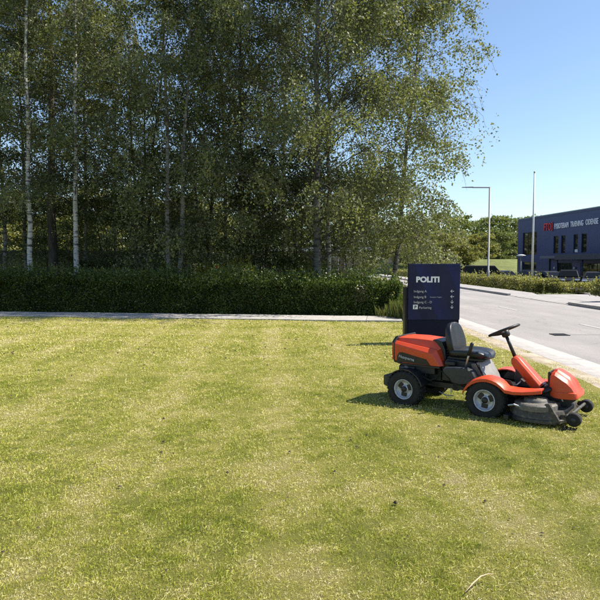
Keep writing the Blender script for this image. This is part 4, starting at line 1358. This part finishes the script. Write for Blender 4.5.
sb_ = sorted({0.0, L_, *[o[0] for o in open_], *[o[1] for o in open_]})
zb_ = sorted({-.3, H, *[o[2] for o in open_], *[o[3] for o in open_]})
mb = MB()
for i in range(len(sb_) - 1):
    for j in range(len(zb_) - 1):
        cs, cz = (sb_[i] + sb_[i + 1]) / 2, (zb_[j] + zb_[j + 1]) / 2
        if any(o[0] < cs < o[1] and o[2] < cz < o[3] for o in open_): continue
        mb.add([(sb_[i], 0, zb_[j]), (sb_[i + 1], 0, zb_[j]), (sb_[i + 1], 0, zb_[j + 1]), (sb_[i], 0, zb_[j + 1])], [(0, 1, 2, 3)])
for s0, s1, z0, z1, n in open_:   # reveals
    mb.add([(s0, 0, z0), (s0, .22, z0), (s0, .22, z1), (s0, 0, z1)], [(0, 1, 2, 3)])
    mb.add([(s1, 0, z0), (s1, .22, z0), (s1, .22, z1), (s1, 0, z1)], [(0, 1, 2, 3)])
    mb.add([(s0, 0, z0), (s1, 0, z0), (s1, .22, z0), (s0, .22, z0)], [(0, 1, 2, 3)])
    mb.add([(s0, 0, z1), (s1, 0, z1), (s1, .22, z1), (s0, .22, z1)], [(0, 1, 2, 3)])
mb.add([(0, 0, -.3), (0, 22, -.3), (0, 22, H), (0, 0, H)], [(0, 1, 2, 3)])
mb.add([(L_, 0, -.3), (L_, 22, -.3), (L_, 22, H), (L_, 0, H)], [(0, 1, 2, 3)])
mb.add([(0, 22, -.3), (L_, 22, -.3), (L_, 22, H), (0, 22, H)], [(0, 1, 2, 3)])
mb.build('wall', M_CLAD, bld)
rf = MB().b2(-.02, L_ + .02, -.02, 22.02, H - .25, H - .2).build('roof', M_CANOPY, bld)
MB().b2(-.06, L_ + .06, -.06, .06, H - .01, H + .09).build('parapet_trim', M_TRIM, rf)
for s0, s1, z0, z1, n in open_:
    w = MB()
    fw = .06
    w.b2(s0, s1, .10, .18, z1 - fw, z1).b2(s0, s1, .10, .18, z0, z0 + fw)
    for q in range(n + 1):
        x = s0 + (s1 - s0) * q / n
        w.b2(max(s0, x - fw / 2), min(s1, x + fw / 2), .10, .18, z0 + fw, z1 - fw)
    wo = w.build('window', M_FRAME, bld)
    for q in range(n):
        x0, x1 = s0 + (s1 - s0) * q / n + fw / 2, s0 + (s1 - s0) * (q + 1) / n - fw / 2
        MB().b2(x0, x1, .135, .15, z0 + fw, z1 - fw).build('pane', M_GLASS, wo)
# a blind half drawn in one of the narrow windows
MB().b2(13.52, 14.23, .127, .133, 3.40, 3.72).build('blind', pmat('pale_blind', (.7, .72, .74), .6), bld)
MB().b2(8.44, 14.3, -1.3, -.005, 2.72, 3.05).build('canopy', M_CANOPYG, bld, bevel=.02)
MB().b2(14.21, 24.5, -2.6, -.006, 2.55, 3.12).build('canopy', M_CANOPY, bld, bevel=.02)
for x in (14.45, 19.3, 24.2):
    MB().tube([(x, -2.4, -.1), (x, -2.4, 2.56)], .08, 10).build('column', M_CANOPY, bld, smooth=True)
for x in (9.72, 13.95):
    MB().lathe([(.12, 1.55), (.12, 1.75), (.05, 1.8), (.001, 1.8)], (x, -.1, 0), 'z', 12).build('wall_lamp', M_FLAG, bld)
MB().b2(8.35, 8.55, -.12, -.004, -.1, 2.70).build('downpipe', M_FRAME, bld)
for tx, s0, s1, z, h, mt_ in (('FTO', 6.95, 8.60, 6.14, 1.25, M_RED), ('I', 8.78, 8.90, 6.02, 1.5, M_RED), ('FYSIOTERAPI', 9.40, 12.40, 6.24, .84, M_WLET), ('TRÆNING', 12.88, 15.38, 6.26, .84, M_WLET), ('ODENSE', 15.82, 18.08, 6.28, .84, M_WLET)):
    text('lettering', tx, h / 1.0, mt_, bld, (s0, -.06, z), width=s1 - s0, extrude=.04, bold=.010)

m_, nt, b, out = new_mat('car_glass')
b.inputs['Base Color'].default_value = (0.006, 0.007, 0.008, 1); b.inputs['Roughness'].default_value = 0.15; b.inputs['Specular IOR Level'].default_value = 0.1
M_CGLASS = m_
# ------------------------------------------------------------------ cars
M_TYRE = pmat('car_tyre', (0.015, 0.015, 0.015), .85)
M_ALLOY = pmat('alloy', (.35, .36, .38), .35, metal=.7)
M_LIGHT = pmat('headlight_glass', (.75, .77, .80), .12, metal=.5, var=.05)
M_TAIL = pmat('tail_light', (.35, .015, .012), .2)


def car_paint(name, col):
    return pmat(name, col, .45, metal=.0, var=.05, scale=3, spec=.12, coat=.0)


def car(name, loc, rz, paint, label, L=4.4, W=1.8, Hh=1.46, van=False, group='parked cars'):
    root = empty(name, loc, rz, label, 'van' if van else 'car', group)
    x0, x1 = -L / 2, L / 2
    belt = .92 if not van else 1.05
    if van:
        prof = [(x0, .35), (x0 - .02, .7), (x0, belt), (x1 - 1.0, belt), (x1 - .25, belt - .08), (x1, .72), (x1 + .02, .5), (x1, .3)]
        cab = [(x0 + .04, belt), (x0 + .12, Hh - .05), (x0 + .3, Hh), (x1 - 1.75, Hh), (x1 - .95, belt)]
    else:
        prof = [(x0, .38), (x0 - .03, .6), (x0 + .02, belt - .02), (x0 + .3, belt + .02), (x1 - 1.3, belt), (x1 - .45, belt - .14), (x1 - .05, .66), (x1 + .02, .48), (x1, .28)]
        cab = [(x0 + .22, belt), (x0 + .62, Hh - .08), (x0 + 1.0, Hh - .01), (x0 + 1.9, Hh), (x1 - 2.0, Hh - .06), (x1 - 1.15, belt)]
    wx = (x0 + .85, x1 - .85)
    low = []
    for c in (wx[1], wx[0]):
        for k in range(9):
            a = PI * k / 8
            low.append((c + .36 * math.cos(a), .26 + .36 * math.sin(a)))
    poly = prof + [(x1 - .1, .24)] + low + [(x0 + .1, .26)]
    body = MB()
    n = len(poly)
    hw = W / 2
    # lower body with a little tumblehome
    secs = []
    for y, f in ((-hw + .06, .985), (-hw, 1.0), (hw, 1.0), (hw - .06, .985)):
        pass
    body.prism(poly, -hw, hw)
    bo = body.build('body', paint, root, bevel=.05, seg=3, angle=40)
    top = MB()
    ins = .16
    lo_z, hi_z = cab[0][1], Hh
    n = len(cab)
    vs = [(x, -(hw - .05 - ins * (z - lo_z) / (hi_z - lo_z)), z - .004) for x, z in cab] + [(x, (hw - .05 - ins * (z - lo_z) / (hi_z - lo_z)), z - .004) for x, z in cab]
    fs = [tuple(range(n)), tuple(reversed(range(n, 2 * n)))] + [(i, (i + 1) % n, n + (i + 1) % n, n + i) for i in range(n)]
    top.add(vs, fs)
    top.build('cabin', paint, root, bevel=.07, seg=3, angle=20)
    # windows: inset copies of the cabin side, split at the pillars, plus screens
    cx = [c[0] for c in cab]
    ztop = lambda x: np.interp(x, cx, [c[1] for c in cab])
    cuts = (cab[0][0] + .28, (cab[0][0] + cab[-1][0]) / 2 - .05, cab[-1][0] - .22)
    for s in (-1, 1):
        for a, bb in ((cuts[0], cuts[1] - .04), (cuts[1] + .04, cuts[2])):
            p = []
            for x in np.linspace(a, bb, 7):
                p.append((x, min(float(ztop(x)) - .09, Hh - .1)))
            p = [(a, belt + .03)] + [q for q in p if q[1] > belt + .035] + [(bb, belt + .03)]
            yv = lambda z: s * (hw - .05 - ins * (z - lo_z) / (hi_z - lo_z) + .006)
            m = len(p)
            MB().add([(x, yv(z), z) for x, z in p], [tuple(range(m))]).build('window', M_CGLASS, root)
    for (xa, za), (xb, zb), sg in ((cab[-1], cab[-2], 1), (cab[0], cab[1], -1)):
        q = []
        for t, in_ in ((.08, .08), (.9, .10)):
            x = xa + (xb - xa) * t + sg * .012; z = za + (zb - za) * t + .012
            y = hw - .05 - ins * (z - lo_z) / (hi_z - lo_z) - in_
            q += [(x, -y, z), (x, y, z)]
        MB().add([q[0], q[1], q[3], q[2]], [(0, 1, 2, 3)]).build('windscreen', M_CGLASS, root)
    for x in wx:
        for s in (-1, 1):
            w = MB().lathe([(.2, s * -.1), (.29, s * -.1), (.32, s * -.07), (.32, s * .07), (.29, s * .1), (.2, s * .1)], (0, 0, 0), 'y', 20).build('wheel', M_TYRE, root, smooth=True, loc=(x, s * (hw - .11), .32))
            MB().lathe([(.2, s * .09), (.17, s * .06), (.08, s * .085), (.001, s * .085)], (0, 0, 0), 'y', 16).build('rim', M_ALLOY, w, smooth=True)
    for s in (-1, 1):
        MB().box((x1 - .1, s * (hw - .28), .68), (.26, .40, .13), (0, -.25, 0)).build('headlight', M_LIGHT, root, bevel=.03)
        MB().box((x0 + .02, s * (hw - .22), .82), (.10, .34, .18)).build('tail_light', M_TAIL, root, bevel=.03)
        MB().box((cab[-1][0] - .2, s * (hw + .06), belt + .08), (.12, .18, .12)).build('mirror', paint, root, bevel=.03)
    MB().box((x1 + .0, 0, .50), (.06, .9, .16)).build('grille', M_FRAME, root, bevel=.02)
    MB().box((x1 + .035, 0, .40), (.02, .5, .11)).build('number_plate', M_WHITE, root)
    return root


P_BLK = car_paint('paint_black', (.008, .008, .010))
P_NAVY = car_paint('paint_navy', (.010, .016, .040))
P_GRPH = car_paint('paint_graphite', (.03, .032, .04))
P_BLUE = car_paint('paint_blue', (.05, .16, .42))
P_SILV = car_paint('paint_silver', (.45, .46, .48))
P_RED = car_paint('paint_red', (.30, .03, .02))
P_STEELB = car_paint('paint_steel_blue', (.035, .06, .13))
G = -.53
car('parked_van', (18.3, 60, G), math.radians(10), P_BLK, 'black van parked behind the low hedge, left of the street lamp', L=5.2, W=1.95, Hh=2.0, van=True)
car('parked_car', (21.2, 62, G), math.radians(-82), P_NAVY, 'dark navy car parked right of the black van')
car('parked_car', (22.6, 58, G), math.radians(-83), P_BLK, 'black car parked just left of the flagpole')
car('parked_car', (23.9, 57.2, G), math.radians(-83), P_GRPH, 'graphite car parked behind the flagpole')
car('parked_car', (25.3, 56.5, G), math.radians(-112), P_BLK, 'black car with bright headlights parked by the building entrance', Hh=1.6)
car('parked_car', (26.3, 53.6, G), math.radians(-120), P_GRPH, 'graphite car parked under the dark canopy')
car('parked_car', (26.1, 50.5, G), math.radians(-120), P_STEELB, 'steel blue car at the right picture edge in front of the canopy')
car('parked_car', (20.3, 72, G), math.radians(5), P_SILV, 'pale silver car half hidden behind the sign and the low hedge')
car('parked_car', (5.6, 72, 0), math.radians(-75), P_BLUE, 'small blue car far down the road under the birch branches')
car('parked_car', (-5.9, 44, 0), math.radians(175), P_RED, 'dull red car glimpsed through the trees above the golden shrub')
car('parked_car', (-4.0, 41.5, 0), math.radians(178), P_BLK, 'black car glimpsed through the trees right of the red one')

m_, nt, b, out = new_mat('bank_grass')
c = ramp(nt, noise(nt, 1.2, 8), [(0.3, (0.08, 0.105, 0.022)), (0.55, (0.13, 0.15, 0.034)), (0.75, (0.19, 0.19, 0.055))])
nt.links.new(c, b.inputs['Base Color']); b.inputs['Roughness'].default_value = 0.9
bump(nt, b, noise(nt, 12, 6), 0.8, 0.1)
M_BANK = m_
# ------------------------------------------------------------------ dark board fence behind the birches
M_FENCE = pmat('fence_board', (0.028, 0.024, 0.018), .85, var=.35, scale=5, bmp=.4, bscale=30)
fe = empty('board_fence', (-19, 33.5, -.1), 0, 'tall dark board fence behind the birch trunks on the left', 'fence')
bd = MB().box((0, 0, 1.28), (.145, .025, 2.36)).mesh('board'); bd.materials.append(M_FENCE)
rr = random.Random(3)
for k in range(92):
    link_mesh('board', bd, None, fe, (k * .153, rr.uniform(-.004, .004), rr.uniform(-.02, .02)))
po = MB().box((0, .07, 1.25), (.10, .10, 2.7)).mesh('post'); po.materials.append(M_FENCE)
for k in range(8):
    link_mesh('post', po, None, fe, (k * 2.0, 0, 0))
for z in (.5, 1.25, 2.1):
    MB().b2(-.1, 14.1, .016, .05, z, z + .09).build('rail', M_FENCE, fe)
gp = empty('gate_post', (px(212, 33.3), 33.3, -.1), 0, 'pale square post at the right end of the board fence', 'post')
MB().box((0, 0, 1.35), (.14, .14, 2.7)).build('post', M_GALV, gp, bevel=.01)
MB().box((0, 0, 2.72), (.18, .18, .05)).build('cap', M_GALV, gp, bevel=.01)

grid_sheet('grass_bank', np.array([12.9, 13.0, 18, 24, 30, 35., 38.]), np.arange(79, 115, 2.0), 0, M_BANK, lambda x, y: np.where((x < 12.95) | (x > 37), -.8, BANK_Z(x, y)))
# low building with white trim seen through the trees
M_PALE = pmat('pale_render', (.46, .45, .42), .8, var=.1, scale=2)
M_BRICK = pmat('brown_wall', (.12, .085, .065), .85, var=.25, scale=3)
lb = empty('low_building', (-10.0, 62, 0), 0, 'low brown building with white window trim, far behind the trees', 'building')
MB().b2(0, 17, 0, 9, -.2, 3.0).build('wall', M_BRICK, lb)
MB().b2(-.3, 17.3, -.35, 9.3, 3.0, 3.35).build('roof', M_CANOPY, lb)
MB().b2(-.32, 17.32, -.40, -.352, 2.95, 3.3).build('fascia', M_PALE, lb)
for k in range(7):
    x = .8 + k * 2.3
    wo = MB().b2(x, x + 1.7, -.05, -.005, .95, 1.03).b2(x, x + 1.7, -.05, -.005, 2.3, 2.38).b2(x, x + .08, -.05, -.005, 1.03, 2.3).b2(x + 1.62, x + 1.7, -.05, -.005, 1.03, 2.3).b2(x + .81, x + .89, -.05, -.005, 1.03, 2.3).build('window', M_PALE, lb)
    MB().b2(x + .08, x + 1.62, -.02, -.003, 1.03, 2.3).build('pane', M_GLASS, wo)

# pale far house above the sign
fh = empty('far_house', (17.2, 112, 0), 0, 'small pale grey house corner just above the left end of the sign', 'building')
MB().b2(2.8, 3.6, -.4, 0, -.2, 4.3).build('pillar', pmat('white_render', (.62, .62, .60), .8), fh)
MB().b2(0, 12, .0, 7, -.2, 4.1).build('wall', M_PALE, fh)
MB().b2(-.3, 12.3, -.3, 7.3, 4.1, 4.5).build('roof', M_CANOPY, fh)
for k in range(3):
    x = 3.9 + k * 2.4
    wo = MB().b2(x - .06, x + 1.86, -.06, -.02, 1.1, 3.2).build('window', M_FRAME, fh)
    MB().b2(x, x + 1.8, -.075, -.062, 1.16, 3.14).build('pane', M_GLASS, wo)
ub = empty('utility_cabinet', (14.0, 92, 1.7), 0, 'small sandy utility cabinet far off beside the road', 'cabinet')
M_SANDY = pmat('sandy_paint', (.50, .40, .28), .7)
MB().b2(-.45, .45, -.25, .25, .1, 1.25).build('body', M_SANDY, ub, bevel=.02)
MB().b2(-.5, .5, -.3, .3, 1.25, 1.33).build('lid', M_PALE, ub, bevel=.01)
MB().b2(-.46, .46, -.26, .26, -.15, .1).build('base', M_KERB, ub)
# pale wall beyond the car park
fw = empty('garden_wall', (33.5, 100, -.55), math.radians(4), 'low pale wall beyond the car park, left of the blue building', 'wall')
MB().b2(0, 7, 0, .25, 0, 2.3).build('wall_body', M_PALE, fw, bevel=.02)
MB().b2(-.06, 7.06, -.06, .31, 2.3, 2.4).build('coping', M_KERB, fw, bevel=.01)
